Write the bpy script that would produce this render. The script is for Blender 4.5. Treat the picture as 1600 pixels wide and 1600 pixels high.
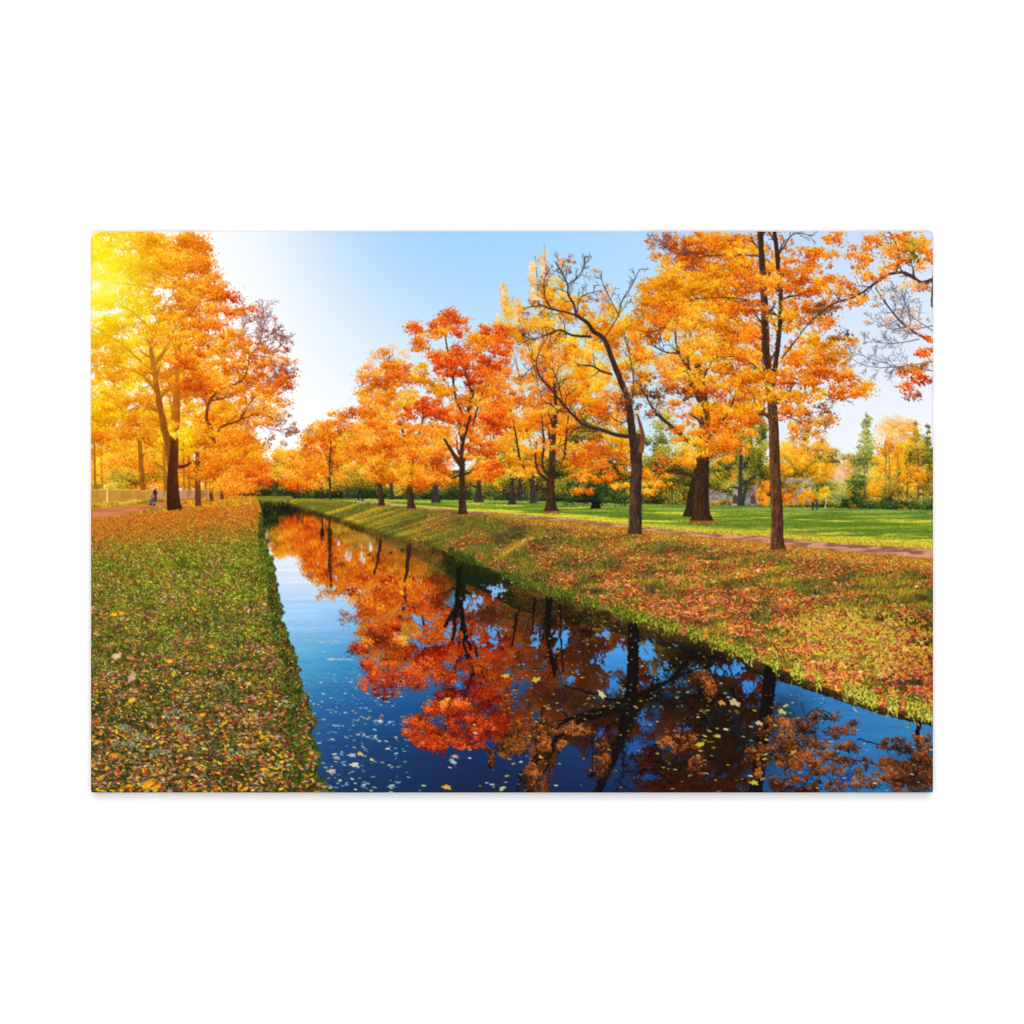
# ---------------------------------------------------------------- the printed picture, painted leaf by leaf
# coordinates are in picture units, origin shifted so the print spans X0..X1, Y0..Y1
import numpy as np, math
X0, Y0, X1, Y1 = 142.0, 361.5, 1458.0, 1238.5
SS = 2
GW, GH = int(X1-X0), int(Y1-Y0)
PW, PH = GW*SS, GH*SS
rng = np.random.default_rng(11)
BUF = np.zeros((PH, PW, 3), np.float32)
IDB = np.zeros((PH, PW), np.int16)
FB, FI = BUF.reshape(-1, 3), IDB.reshape(-1)
PARTS = {}          # id -> (name, label, parent id or None)
def part(name, label=None, parent=None):
    k = len(PARTS)+1
    PARTS[k] = (name, label, parent)
    return k
YY, XX = np.mgrid[0:PH, 0:PW].astype(np.float32)
XX = XX/SS+X0; YY = YY/SS+Y0
REC = []; recording = None
MASK = None
def A(v, n): return np.broadcast_to(np.asarray(v, np.float32), (n,)).astype(np.float32)
def raster(x, y, rx, ry, a, col, idv, lobe=0.0, rec=True):
    x = np.asarray(x, np.float32); n = len(x)
    if n == 0: return
    y = A(y, n); rx = A(rx, n); ry = A(ry, n); a = A(a, n); lobe = A(lobe, n)
    col = np.broadcast_to(np.asarray(col, np.float32), (n, 3))
    idv = np.broadcast_to(np.asarray(idv, np.int16), (n,))
    if recording is not None and rec:
        REC.append((recording, x, y, rx, ry, a, col.copy(), lobe))
    CH = 4000
    for s in range(0, n, CH):
        e = min(n, s+CH)
        px = (x[s:e]-X0)*SS; py = (y[s:e]-Y0)*SS
        RX = rx[s:e]*SS; RY = ry[s:e]*SS
        R = int(math.ceil(max(RX.max(), RY.max())))+1
        ok = (px > -R) & (px < PW+R) & (py > -R) & (py < PH+R)
        if not ok.any(): continue
        px = px[ok]; py = py[ok]; RX = RX[ok]; RY = RY[ok]; an = a[s:e][ok]; lb = lobe[s:e][ok]
        cc = col[s:e][ok]; ii = idv[s:e][ok]
        oy, ox = np.mgrid[-R:R+1, -R:R+1]
        ox = ox.ravel(); oy = oy.ravel()
        cx = np.floor(px).astype(np.int32); cy = np.floor(py).astype(np.int32)
        dx = ox[None, :]-(px-cx)[:, None]+.5; dy = oy[None, :]-(py-cy)[:, None]+.5
        ca = np.cos(an)[:, None]; sa = np.sin(an)[:, None]
        u = (dx*ca+dy*sa)/RX[:, None]; v = (-dx*sa+dy*ca)/RY[:, None]
        q = u*u+v*v
        if lb.max() > 0:
            th = np.arctan2(v, u)
            lim = 1-lb[:, None]*(0.5+0.3*np.cos(5*th)+.2*np.cos(3*th+an[:, None]*7))
            q = q/(lim*lim)
        ins = q < 1
        ins |= (ox == 0)[None, :] & (oy == 0)[None, :]
        gx = cx[:, None]+ox[None, :]; gy = cy[:, None]+oy[None, :]
        ins &= (gx >= 0) & (gx < PW) & (gy >= 0) & (gy < PH)
        ni, ki = np.nonzero(ins)
        idx = gy[ni, ki].astype(np.int64)*PW+gx[ni, ki]
        if MASK is not None:
            k = MASK[idx]; idx = idx[k]; ni = ni[k]
        FB[idx] = np.clip(cc[ni], 0, 255); FI[idx] = ii[ni]
# ---- noise
def vnoise(x, y, seed=0):
    xi = np.floor(x).astype(np.int64); yi = np.floor(y).astype(np.int64)
    fx = x-xi; fy = y-yi
    fx = fx*fx*(3-2*fx); fy = fy*fy*(3-2*fy)
    def h(a, b):
        n = (a*374761393+b*668265263+seed*974634777) & 0x7fffffff
        n = ((n ^ (n >> 13))*1274126177) & 0x7fffffff
        n = (n ^ (n >> 16)) & 0xffff
        return n/65535.0
    return (h(xi, yi)*(1-fx)+h(xi+1, yi)*fx)*(1-fy)+(h(xi, yi+1)*(1-fx)+h(xi+1, yi+1)*fx)*fy
def fbm(x, y, seed=0, o=4):
    s = 0; am = .5; t = 0
    for k in range(o):
        s = s+am*vnoise(x*2**k, y*2**k, seed+k*17); t += am; am *= .55
    return s/t
def ramp(t, stops):
    t = np.clip(t, 0, 1); xs = np.linspace(0, 1, len(stops)); st = np.array(stops, np.float32)
    return np.stack([np.interp(t, xs, st[:, c]) for c in range(3)], -1).astype(np.float32)
# ---- filled shapes
def inpoly(pts, x=None, y=None):
    x = XX if x is None else x; y = YY if y is None else y
    pts = np.array(pts, float); r = np.zeros(x.shape, bool)
    j = len(pts)-1
    for i in range(len(pts)):
        xi, yi = pts[i]; xj, yj = pts[j]
        if yi != yj:
            r ^= ((yi > y) != (yj > y)) & (x < (xj-xi)*(y-yi)/(yj-yi)+xi)
        j = i
    return r
def box(pts, pad=2):
    p = np.array(pts, float)
    x0 = max(0, int((p[:, 0].min()-pad-X0)*SS)); x1 = min(PW, int((p[:, 0].max()+pad-X0)*SS)+1)
    y0 = max(0, int((p[:, 1].min()-pad-Y0)*SS)); y1 = min(PH, int((p[:, 1].max()+pad-Y0)*SS)+1)
    return slice(y0, y1), slice(x0, x1)
def fill(pts, color, idv):
    ys, xs = box(pts)
    m = inpoly(pts, XX[ys, xs], YY[ys, xs])
    if MASK is not None: m &= MASK.reshape(PH, PW)[ys, xs]
    sub = BUF[ys, xs]; c = color(XX[ys, xs], YY[ys, xs]) if callable(color) else np.array(color, np.float32)
    if callable(color): sub[m] = c[m]
    else: sub[m] = c
    IDB[ys, xs][m] = idv
# ---- strokes
def curve(pts, step=.5):
    p = np.array(pts, float)
    if len(p) < 3:
        n = max(2, int(np.hypot(*(p[-1]-p[0]))/step)); t = np.linspace(0, 1, n)[:, None]
        return p[0]*(1-t)+p[-1]*t
    q = np.vstack([2*p[0]-p[1], p, 2*p[-1]-p[-2]]); out = []
    for i in range(1, len(q)-2):
        n = max(2, int(np.hypot(*(q[i+1]-q[i]))/step)); t = np.linspace(0, 1, n, endpoint=False)[:, None]
        a, b, c, d = q[i-1], q[i], q[i+1], q[i+2]
        out.append(.5*((2*b)+(-a+c)*t+(2*a-5*b+4*c-d)*t*t+(-a+3*b-3*c+d)*t**3))
    return np.vstack(out+[p[-1:]])
BARK = [(38, 24, 16), (84, 56, 36), (140, 98, 62)]
def stroke(pts, w0, w1, idv, pal=BARK, lit=0.0, wob=.6, flare=0):
    """tapered branch; lit -1..1: which side catches the light"""
    c = curve(pts); n = len(c); t = np.linspace(0, 1, n)
    w = (w0+(w1-w0)*t)/2
    if flare: w = w*(1+flare*np.exp(-t*n*.5/6.0))
    w = np.maximum(w, .28)
    sd = int(rng.integers(1e6))
    nx = fbm(c[:, 0]/14, c[:, 1]/14, sd, 2)-.5; c = c+np.stack([nx*wob*2, nx*0], 1)
    d = np.gradient(c, axis=0); L = np.hypot(d[:, 0], d[:, 1])+1e-6; nrm = np.stack([d[:, 1]/L, -d[:, 0]/L], 1)
    if w0 < 3:
        b = .25+.3*rng.random(n)
        raster(c[:, 0], c[:, 1], w, w, 0, ramp(b, pal), idv); return
    # body then vertical bark streaks laid across the width
    na = np.arctan2(nrm[:, 1], nrm[:, 0])
    raster(c[:, 0], c[:, 1], w, .75, na, ramp(.2+0*t, pal), idv)
    m = int(n*max(3, w0*1.6)); k = rng.integers(0, n, m); o = rng.uniform(-1, 1, m)*.9
    px = c[k, 0]+nrm[k, 0]*o*w[k]; py = c[k, 1]+nrm[k, 1]*o*w[k]
    side = nrm[k, 0]*o            # >0 right side
    br = .3+.33*lit*side+.30*(fbm(px/1.6, py/9, sd+5, 3)-.5)*2+.10*rng.standard_normal(m)
    ang = np.arctan2(d[k, 1], d[k, 0])
    raster(px, py, np.minimum(2.2, w[k]), .45, ang, ramp(br, pal), idv)
def twigs(pts, w0, w1, idv, pal=BARK, n=8, length=30, spread=.9, depth=2, up=.25, lit=0, t0=.25, wob=.6, flare=0):
    """main branch plus random side shoots"""
    if depth >= 0 and w0 > 0: stroke(pts, w0, w1, idv, pal, lit, wob, flare)
    if depth <= 0: return
    c = curve(pts, 1.0); N = len(c)
    for i in range(n):
        f = t0+(1-t0)*(i+rng.random())/n; k = min(N-2, int(f*N))
        d = c[min(N-1, k+2)]-c[max(0, k-2)]; a = math.atan2(d[1], d[0])
        a += spread*(1 if (i % 2) else -1)*rng.uniform(.5, 1.2)
        L = length*rng.uniform(.5, 1.1)*(1.15-.6*f)
        p = c[k].copy(); P = [p.copy()]
        for s in range(4):
            a += rng.normal(0, .28); 
            v = np.array([math.cos(a), math.sin(a)]); v[1] -= up*.35
            p = p+v*L/4; P.append(p.copy()); 
        ww = max(.5, (w0+(w1-w0)*f)*.55)
        twigs(P, ww, .45, idv, pal, max(3, n*2//3), L*.55, spread, depth-1, up, lit, .2, wob)
# ---- foliage
PAL = {
 'orange': [(146, 56, 8), (212, 88, 8), (244, 122, 12), (255, 150, 24), (255, 190, 70)],
 'gold': [(164, 82, 6), (224, 122, 6), (250, 152, 10), (255, 180, 28), (255, 210, 88)],
 'red': [(124, 30, 8), (190, 50, 8), (232, 78, 10), (248, 110, 18), (255, 156, 50)],
 'yellow': [(180, 104, 6), (230, 146, 4), (253, 184, 4), (255, 208, 14), (255, 234, 84)],
 'green':  [(26, 34, 14), (58, 64, 20), (104, 102, 28), (154, 142, 40), (200, 182, 74)],
 'dgreen': [(10, 20, 12), (22, 38, 18), (40, 60, 24), (66, 90, 34), (110, 130, 60)],
 'olive':  [(60, 48, 14), (104, 84, 18), (156, 124, 24), (200, 160, 40), (228, 196, 86)],
 'pink':   [(150, 90, 70), (214, 130, 90), (244, 164, 110), (252, 190, 150), (255, 216, 190)],
 'pale': [(206, 132, 70), (244, 170, 88), (255, 194, 120), (255, 212, 156), (255, 230, 200)],
 'brown':  [(60, 34, 22), (104, 58, 30), (150, 84, 36), (190, 112, 50), (214, 150, 90)],
 'wred':   [(64, 16, 8), (128, 30, 8), (190, 52, 12), (230, 84, 20), (250, 136, 56)],
 'wbrown': [(26, 18, 12), (62, 34, 16), (116, 60, 20), (172, 88, 28), (204, 120, 60)],
 'violet': [(74, 46, 50), (116, 64, 58), (166, 88, 66), (204, 120, 84), (220, 164, 140)],
 'hgreen': [(58, 78, 44), (92, 108, 52), (134, 142, 62), (182, 176, 84), (216, 204, 124)],
}
def foliage(clumps, idv, leaf=1.5, dens=1.0, tier=(13, 6), bright=0.0, flat=.5, contrast=1.0):
    """clumps: (cx, cy, rx, ry, palette[, density])"""
    for cl in clumps:
        cx, cy, rx, ry, pal = cl[:5]; dd = dens*(cl[5] if len(cl) > 5 else 1)
        tx, ty = tier
        if dd < .45: tx, ty = 6, 4
        tx = min(tx*.80, rx*.8); ty = min(ty, ry*.8)
        lf = leaf*(.63 if dd >= .45 else .56)
        area = math.pi*rx*ry
        nt = max(3, int(area*dd/(tx*ty*2.2)))
        r = np.sqrt(rng.random(nt)); th = rng.uniform(0, 2*np.pi, nt)
        wig = .76+.48*fbm(np.cos(th)*2.2+cx, np.sin(th)*2.2+cy, 5, 3)
        sx = cx+r*wig*np.cos(th)*(rx-tx*.4); sy = cy+r*wig*np.sin(th)*(ry-ty*.4)
        per = max(6, int(tx*ty*2.0/(lf*lf*1.1)*(1 if dd >= .45 else .6)))
        n = nt*per
        k = np.repeat(np.arange(nt), per)
        sz = (.5+.95*rng.random(nt))[k]; rot = rng.normal(0, .38, nt)[k]; asp = rng.uniform(.8, 1.5, nt)[k]
        gx = rng.normal(0, .55, n); gy = rng.normal(0, .55, n)
        ax = gx*tx*sz; ay = gy*ty*sz*asp+.22*ax*ax/tx*flat
        x = sx[k]+ax*np.cos(rot)-ay*np.sin(rot); y = sy[k]+ax*np.sin(rot)+ay*np.cos(rot)
        base = .46+1.15*(fbm(sx/30, sy/20, 31, 3)-.5)+.12*rng.standard_normal(nt)
        lv = (base[k]-.5)*contrast+.5+bright-.24*gy+.19*rng.standard_normal(n)
        lv += .08*np.clip((cy-y)/ry, -1, 1)
        # dark interior first, bright leaves last inside each tier
        o = np.lexsort((lv+.25*rng.random(n), k)); x = x[o]; y = y[o]; lv = lv[o]
        s = lf*(.55+.75*rng.random(n))
        s = s*(1+.5*(rng.random(n) > .9))
        raster(x, y, s, s*rng.uniform(.4, .85, n), rng.uniform(-1.4, 1.4, n), ramp(lv, PAL[pal])*(1+.05*rng.standard_normal(n))[:, None]*np.array([1, 1, 1], np.float32), idv, lobe=0)
# ================================================================= composition of the print
SKY = part('printed_sky', 'pale blue sky fading to white at left')
WATER = part('printed_water', 'dark blue canal reflecting orange trees and sky')
LBANK = part('printed_bank', 'left grass bank strewn with fallen leaves')
RBANK = part('printed_bank', 'right grass bank strewn with red and orange leaves')
LAWN = part('printed_lawn', 'sunlit green lawn behind the right row of trees')
LPATH = part('printed_path', 'reddish path at the far left')
RPATH = part('printed_path', 'thin pinkish path between right bank and lawn')
WOOD = part('printed_wood', 'golden and dark green woodland along the horizon')
LWOOD = part('printed_wood', 'glowing yellow woodland behind the left fence')
FENCE = part('printed_fence', 'pale fence behind the left path')
RUIN = part('printed_ruin', 'low pale ruin wall with arched doorways beyond the lawn')
def tree(label):
    c = part('printed_tree', label)
    return c, part('printed_trunk', None, c)

# ---- sky
gx = [142, 320, 420, 520, 650, 800, 1000, 1200, 1350, 1458]
gy = [361, 450, 550, 650, 790]
G = [[(255,246,190),(252,252,255),(238,244,254),(204,226,251),(160,207,249),(152,205,250),(168,212,250),(182,210,249),(192,214,248),(205,222,250)],
     [(255,252,215),(255,255,255),(249,251,255),(218,234,253),(184,216,251),(172,212,251),(186,219,251),(196,219,249),(210,226,250),(215,230,250)],
     [(255,255,240),(255,255,255),(251,253,255),(232,242,254),(208,230,252),(192,224,251),(188,222,251),(208,226,250),(217,231,252),(222,233,251)],
     [(255,255,250),(255,255,255),(254,254,255),(247,250,255),(232,242,253),(205,230,250),(192,226,249),(220,234,250),(241,245,251),(243,246,251)],
     [(255,255,255),(255,255,255),(253,253,255),(250,252,255),(240,246,252),(220,238,251),(215,236,250),(238,243,250),(248,250,252),(248,250,252)]]
def grid(gx, gy, G, x, y):
    G = np.array(G, np.float32); out = []
    ix = np.clip(np.searchsorted(gx, x)-1, 0, len(gx)-2); iy = np.clip(np.searchsorted(gy, y)-1, 0, len(gy)-2)
    gxa = np.array(gx, np.float32); gya = np.array(gy, np.float32)
    fx = np.clip((x-gxa[ix])/(gxa[ix+1]-gxa[ix]), 0, 1); fy = np.clip((y-gya[iy])/(gya[iy+1]-gya[iy]), 0, 1)
    fx = fx*fx*(3-2*fx)*.5+fx*.5; fy = fy*fy*(3-2*fy)*.5+fy*.5
    fx = fx[..., None]; fy = fy[..., None]
    return (G[iy, ix]*(1-fx)+G[iy, ix+1]*fx)*(1-fy)+(G[iy+1, ix]*(1-fx)+G[iy+1, ix+1]*fx)*fy
lx = np.linspace(100, 1500, 141); ly = np.linspace(340, 800, 47); LX, LY = np.meshgrid(lx, ly)
LS = grid(gx, gy, G, LX+.28*(520-LY)*np.clip((LX-300)/200, 0, 1)*(LX < 900), LY)
for q in range(60):
    LS = np.pad(LS, ((1, 1), (1, 1), (0, 0)), mode='edge'); LS = (LS[:-2, 1:-1]+LS[2:, 1:-1]+LS[1:-1, :-2]+LS[1:-1, 2:]+2*LS[1:-1, 1:-1])/6
BUF[:] = grid(list(lx), list(ly), LS, XX, YY); IDB[:] = SKY
# faint low cloud
cl = np.exp(-((XX-475)/45)**2-((YY-640)/22)**2)[..., None]
BUF[:] = BUF*(1-.5*cl)+255*.5*cl

def rec(S):
    global recording
    recording = S
# ================= far woodland
wtop = [(400, 770), (430, 752), (470, 735), (520, 722), (560, 735), (620, 738), (700, 735), (800, 730), (860, 715), (930, 735), (975, 745), (1000, 735), (1090, 728), (1150, 722), (1200, 730), (1230, 728), (1290, 735), (1330, 735), (1380, 722), (1458, 728)]
fill([(400, 779)]+wtop+[(1458, 800), (1100, 791), (800, 784), (560, 780)], lambda x, y: ramp(.75*fbm(x/7, y/5, 44, 4)+.35*(fbm(x/40, y/30, 45, 2)-.5)-.35*np.clip((y-762)/16, 0, 1)+.12*np.clip((x-1150)/100, 0, 1), [(28, 26, 16), (62, 54, 22), (120, 94, 30), (190, 138, 40), (226, 176, 74)]), WOOD)
rec(1572)
foliage([(420, 765, 40, 22, 'dgreen', 2.2), (500, 762, 60, 20, 'olive', 1.8), (600, 762, 70, 22, 'green', 2), (700, 762, 80, 22, 'green', 2),
         (800, 760, 80, 24, 'olive', 1.2), (900, 755, 70, 30, 'green', 1.0), (1000, 765, 70, 22, 'green', 1.2), (1060, 745, 60, 45, 'olive', .9), (1050, 765, 60, 20, 'green', 1),
         (470, 772, 60, 9, 'dgreen', 2), (560, 772, 60, 9, 'dgreen', 1.8), (700, 773, 90, 8, 'dgreen', 1.3), (850, 776, 90, 8, 'dgreen', 1.2)], WOOD, 1.3, 1.5, (10, 5), -.08)
foliage([(455, 735, 30, 34, 'orange'), (428, 728, 14, 18, 'olive', 1.2), (500, 715, 34, 52, 'gold'), (530, 690, 30, 46, 'orange', .9), (548, 672, 22, 34, 'orange', .5), (475, 738, 34, 30, 'orange'), (440, 720, 16, 20, 'gold', .8), (462, 716, 12, 18, 'orange', .8), (486, 700, 14, 20, 'orange', .8), (515, 690, 16, 30, 'red', .25), (540, 700, 20, 40, 'brown', .25),
         (560, 720, 36, 44, 'gold', .9), (545, 748, 44, 18, 'olive', 1.2), (612, 744, 40, 22, 'olive'), (625, 762, 25, 12, 'olive')], WOOD, 1.3, 1.4, (10, 4.5), -.05)
for k in range(60):   # distant trunks
    x = rng.choice([rng.uniform(450, 560), rng.uniform(560, 1060), rng.uniform(690, 930)]); h = rng.uniform(12, 30)
    stroke([(x, 780), (x+rng.normal(0, 1), 780-h)], rng.uniform(.8, 2.2), .8, WOOD, [(30, 24, 26), (62, 50, 48), (96, 84, 78)])
# tree band behind the row: yellow green
rec(1590)
foliage([(655, 740, 40, 28, 'gold', .5), (770, 735, 44, 34, 'yellow', .55), (800, 720, 36, 40, 'green', .7), (835, 735, 30, 30, 'green', .7), (745, 752, 30, 18, 'green', .8),
         (905, 690, 50, 70, 'olive', .8), (880, 745, 40, 26, 'green', .9), (960, 700, 40, 60, 'olive', .55), (1040, 690, 50, 45, 'green', .35), (1040, 730, 40, 30, 'green', .8), (1080, 690, 30, 40, 'yellow', .3)], WOOD, 1.4, 1.3, (12, 6), .02)
# right hand background
foliage([(1140, 715, 50, 50, 'hgreen', .7), (1170, 690, 30, 60, 'green', .5), (1130, 730, 30, 30, 'gold', .4), (1120, 745, 24, 26, 'green', 1), (1235, 735, 40, 30, 'olive', 1.2), (1262, 700, 34, 34, 'gold', .55), (1262, 680, 26, 44, 'brown', .3), (1280, 745, 40, 34, 'olive', 1.2),
         (1310, 730, 40, 26, 'olive', 1.4), (1322, 742, 26, 26, 'pale', .7), (1340, 755, 50, 30, 'olive', 1.3), (1300, 765, 40, 20, 'hgreen', 1), (1420, 745, 60, 50, 'olive', 1.2), (1235, 715, 36, 26, 'gold', .6), (1290, 735, 30, 16, 'gold', .6), (1320, 748, 24, 20, 'pink', .35), (1400, 690, 32, 42, 'pale', .55),
         (1412, 700, 40, 40, 'gold', .7), (1425, 725, 30, 40, 'yellow', .8), (1375, 735, 30, 34, 'gold', .8), (1360, 765, 40, 24, 'olive', 1.2)], WOOD, 1.3, 1.3, (10, 5), .04)
def conifer(x, yb, yt, w, pal, idv):
    cl = []
    for k in range(14):
        f = (k+.5)/14; y = yt+(yb-yt)*f; r = w*(.10+.90*f)*rng.uniform(.55, 1.25)
        cl += [(x-r*.5, y+1.5, r*.55, 2.6, pal, 1.6), (x+r*.5, y+1.5, r*.55, 2.6, pal, 1.6)]
    stroke([(x, yb), (x, yt)], 2.2, .5, idv, [(60, 44, 30), (100, 70, 44), (130, 96, 60)])
    foliage(cl, idv, .95, .8, (6, 2.4), .02)
    foliage([(x, yt+(yb-yt)*.6, w*.45, (yb-yt)*.4, pal, .5)], idv, 1.0, 1, (5, 3), .05)
SPR = part('printed_tree', 'tall pointed spruce beyond the lawn at right')
foliage([(1354, 722, 20, 26, 'hgreen', .9), (1352, 695, 14, 22, 'hgreen', .7), (1355, 668, 8, 22, 'hgreen', .7)], SPR, 1.1, 1, (7, 3), .05)
conifer(1354, 760, 643, 24, 'hgreen', SPR)
SP2 = part('printed_tree', 'dark spruce cut by the right edge of the print')
conifer(1450, 790, 660, 24, 'green', SP2)
foliage([(1447, 720, 14, 40, 'green', .7)], SP2, 1.1, 1, (6, 3), .1)
SP3 = part('printed_tree', 'tall yellowing spruce left of the dark one at the right edge')
conifer(1430, 770, 656, 18, 'olive', SP3)
foliage([(1430, 700, 13, 34, 'olive', .8), (1405, 672, 22, 26, 'pale', .5), (1395, 700, 18, 30, 'gold', .4)], SP3, 1.1, 1, (7, 3), .1)
for x, yt, w in ((1350, 716, 2.4), (1383, 690, 2), (1417, 720, 3), (1434, 700, 3.2), (1389, 700, 1.6), (1442, 720, 2), (1403, 710, 1.5)):
    twigs([(x, 797), (x+1, yt+30), (x-1, yt)], w, .8, WOOD, [(70, 50, 46), (130, 96, 80), (200, 170, 150)], 6, 18, .6, 1)
foliage([(1300+22*i, 785+i*.9, 16, 9, 'dgreen' if i % 3 == 1 else 'olive', 1.5) for i in range(8)]+[(1110+20*i, 787, 14, 5, 'green', 1.6) for i in range(10)], WOOD, 1.2, 1.4, (9, 4), -.05)
foliage([(335, 764, 20, 12, 'gold', 1.4), (352, 766, 16, 10, 'orange', 1.5), (372, 767, 24, 9, 'orange', 1.5), (390, 768, 18, 7, 'dgreen', 1.5)], WOOD, 1.2, 1.4, (8, 4), 0)
foliage([(1340, 765, 14, 24, 'dgreen', 1.2), (1368, 752, 14, 22, 'gold', 1.1), (1425, 745, 30, 18, 'gold', .6)], WOOD, 1.2, 1.2, (8, 3))
foliage([(1350+i*12, 788, 9, 7, 'dgreen', 1.4) for i in range(9)], WOOD, 1.1, 1.2, (6, 3), .02)
# ruin
stone = lambda x, y: ramp(.45+.5*(fbm(x/5, y/4, 8, 3)-.5)*2+.15*np.sin(x/9), [(104, 92, 88), (160, 146, 140), (206, 188, 176)])
RUIN2 = part('printed_ruin', 'square grey ruin tower right of the nearest trunk')
fill([(1226, 790), (1226, 752), (1231, 745), (1246, 748), (1268, 746), (1268, 778), (1262, 790)], stone, RUIN2)
fill([(1103, 790), (1103, 762), (1132, 770), (1146, 768), (1150, 758), (1156, 768), (1176, 764), (1184, 752), (1186, 790)], stone, RUIN)
for x in (1148.5, 1177):
    fill([(x-4, 787), (x-4, 776), (x, 771), (x+4, 776), (x+4, 787)], (92, 66, 60), RUIN)
for x in (1241, 1259):
    fill([(x-2, 763), (x-2, 756), (x, 753), (x+2, 756), (x+2, 763)], (60, 54, 60), RUIN2)
foliage([(1195, 772, 14, 20, 'orange', 1.2), (1232, 772, 14, 16, 'orange', 1), (1248, 762, 20, 14, 'olive', .5), (1262, 776, 16, 14, 'gold', 1), (1246, 788, 40, 4, 'olive', 1.2), (1140, 762, 14, 12, 'green', .8), (1128, 786, 26, 4, 'olive', 1)], WOOD, 1.2, 1.2, (7, 4), .05)
YT, YTT = tree('small bright yellow tree with white stem on the far lawn')
stroke([(1289, 794), (1292, 774)], 1.6, 1, YTT, [(190, 170, 150), (230, 214, 190), (255, 244, 220)])
foliage([(1287, 769, 11, 9, 'yellow', 1.2)], YT, 1.2, 1.2, (6, 4), .12)
foliage([(1310, 777, 16, 11, 'hgreen', 1.4)], WOOD, 1.2, 1.2, (7, 4), .05)
# willow-ish dark trunk behind lawn
T, TT = tree('forked grey trunk with drooping green leaves in front of the ruin')
foliage([(1185, 700, 20, 50, 'green', .8), (1172, 730, 22, 28, 'green', .8)], T, 1.3, 1.2, (5, 12), .03)
twigs([(1156, 794), (1157, 740), (1158, 690)], 8, 4, TT, [(34, 40, 40), (70, 72, 64), (110, 104, 88)], 3, 26, .7, 1)
twigs([(1159, 794), (1168, 755), (1184, 742)], 7, 2, TT, [(34, 40, 40), (70, 72, 64), (110, 104, 88)], 3, 20, .7, 1)

# ================= left woodland
rec(1585)
foliage([(180, 560, 120, 120, 'yellow', .46), (250, 620, 110, 110, 'yellow', .62), (200, 700, 80, 80, 'gold', 1.5), (300, 700, 110, 70, 'gold', 1.4), (180, 740, 60, 34, 'yellow', 1.3),
         (260, 740, 60, 30, 'orange', .8), (200, 660, 60, 40, 'orange', .5), (180, 730, 50, 20, 'orange', .7), (330, 745, 60, 22, 'gold', 1.2), (220, 745, 60, 12, 'olive', .9), (190, 748, 20, 14, 'green', .6), (176, 760, 40, 8, 'olive', 1)], LWOOD, 1.6, 1.0, (13, 5), -.02)
for (x, w) in ((149, 4), (160, 2), (258, 5), (296, 4), (288, 3), (322, 3)):
    stroke([(x, 770), (x-1, 730), (x-2, 690)], w, w*.6, LWOOD, [(120, 72, 20), (170, 104, 30), (210, 140, 50)])
rec(None)

# ================= ground planes
def persp(y): return np.clip((y-764)/474.0, .02, 1.2)
lawn = [(440, 779), (560, 779), (800, 782), (1100, 789), (1458, 797), (1458, 860), (1300, 852), (1150, 838), (1000, 826), (860, 811), (740, 800), (640, 791), (560, 783), (470, 781)]
def lawncol(x, y):
    path = np.interp(x, [460, 560, 640, 740, 860, 1000, 1150, 1300, 1458], [781, 783, 791, 800, 811, 826, 838, 852, 862])
    far = np.interp(x, [440, 560, 800, 1100, 1458], [779, 779, 782, 789, 797])
    f = (y-far)/(path-far+1e-3)
    n = fbm((x+6*y)/60, y/2.2, 4, 4)+.35*(fbm(x/200, y/4, 9, 2)-.5)+.02
    sun = np.clip((n-.47)*7, 0, 1)
    sun = np.maximum(sun*np.where(f < .25, .45, 1), np.clip((f-.68)*6, 0, 1)*.9)
    sun = np.where((f > .36) & (f < .62), sun*.35, sun)
    c0 = np.array([98, 126, 38], np.float32); c1 = np.array([212, 204, 60], np.float32); c2 = np.array([118, 150, 80], np.float32)
    c = c0+(c1-c0)*sun[..., None]
    g = np.clip(.3-f, 0, .3)[..., None]/.3
    c = c*(1-.6*g)+(c2*(.85+.5*sun[..., None]))*.6*g
    return c*(.88+.24*fbm(x/3, y/1.2, 6, 2))[..., None]
fill(lawn, lawncol, LAWN)
n = 26000
x = rng.uniform(460, 1458, n); y = rng.uniform(779, 862, n)
k = inpoly(lawn, x, y); x = x[k]; y = y[k]
c = lawncol(x, y)*rng.uniform(.86, 1.16, len(x))[:, None]
raster(x, y, 1.2, .5, 0, c, LAWN)

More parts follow.
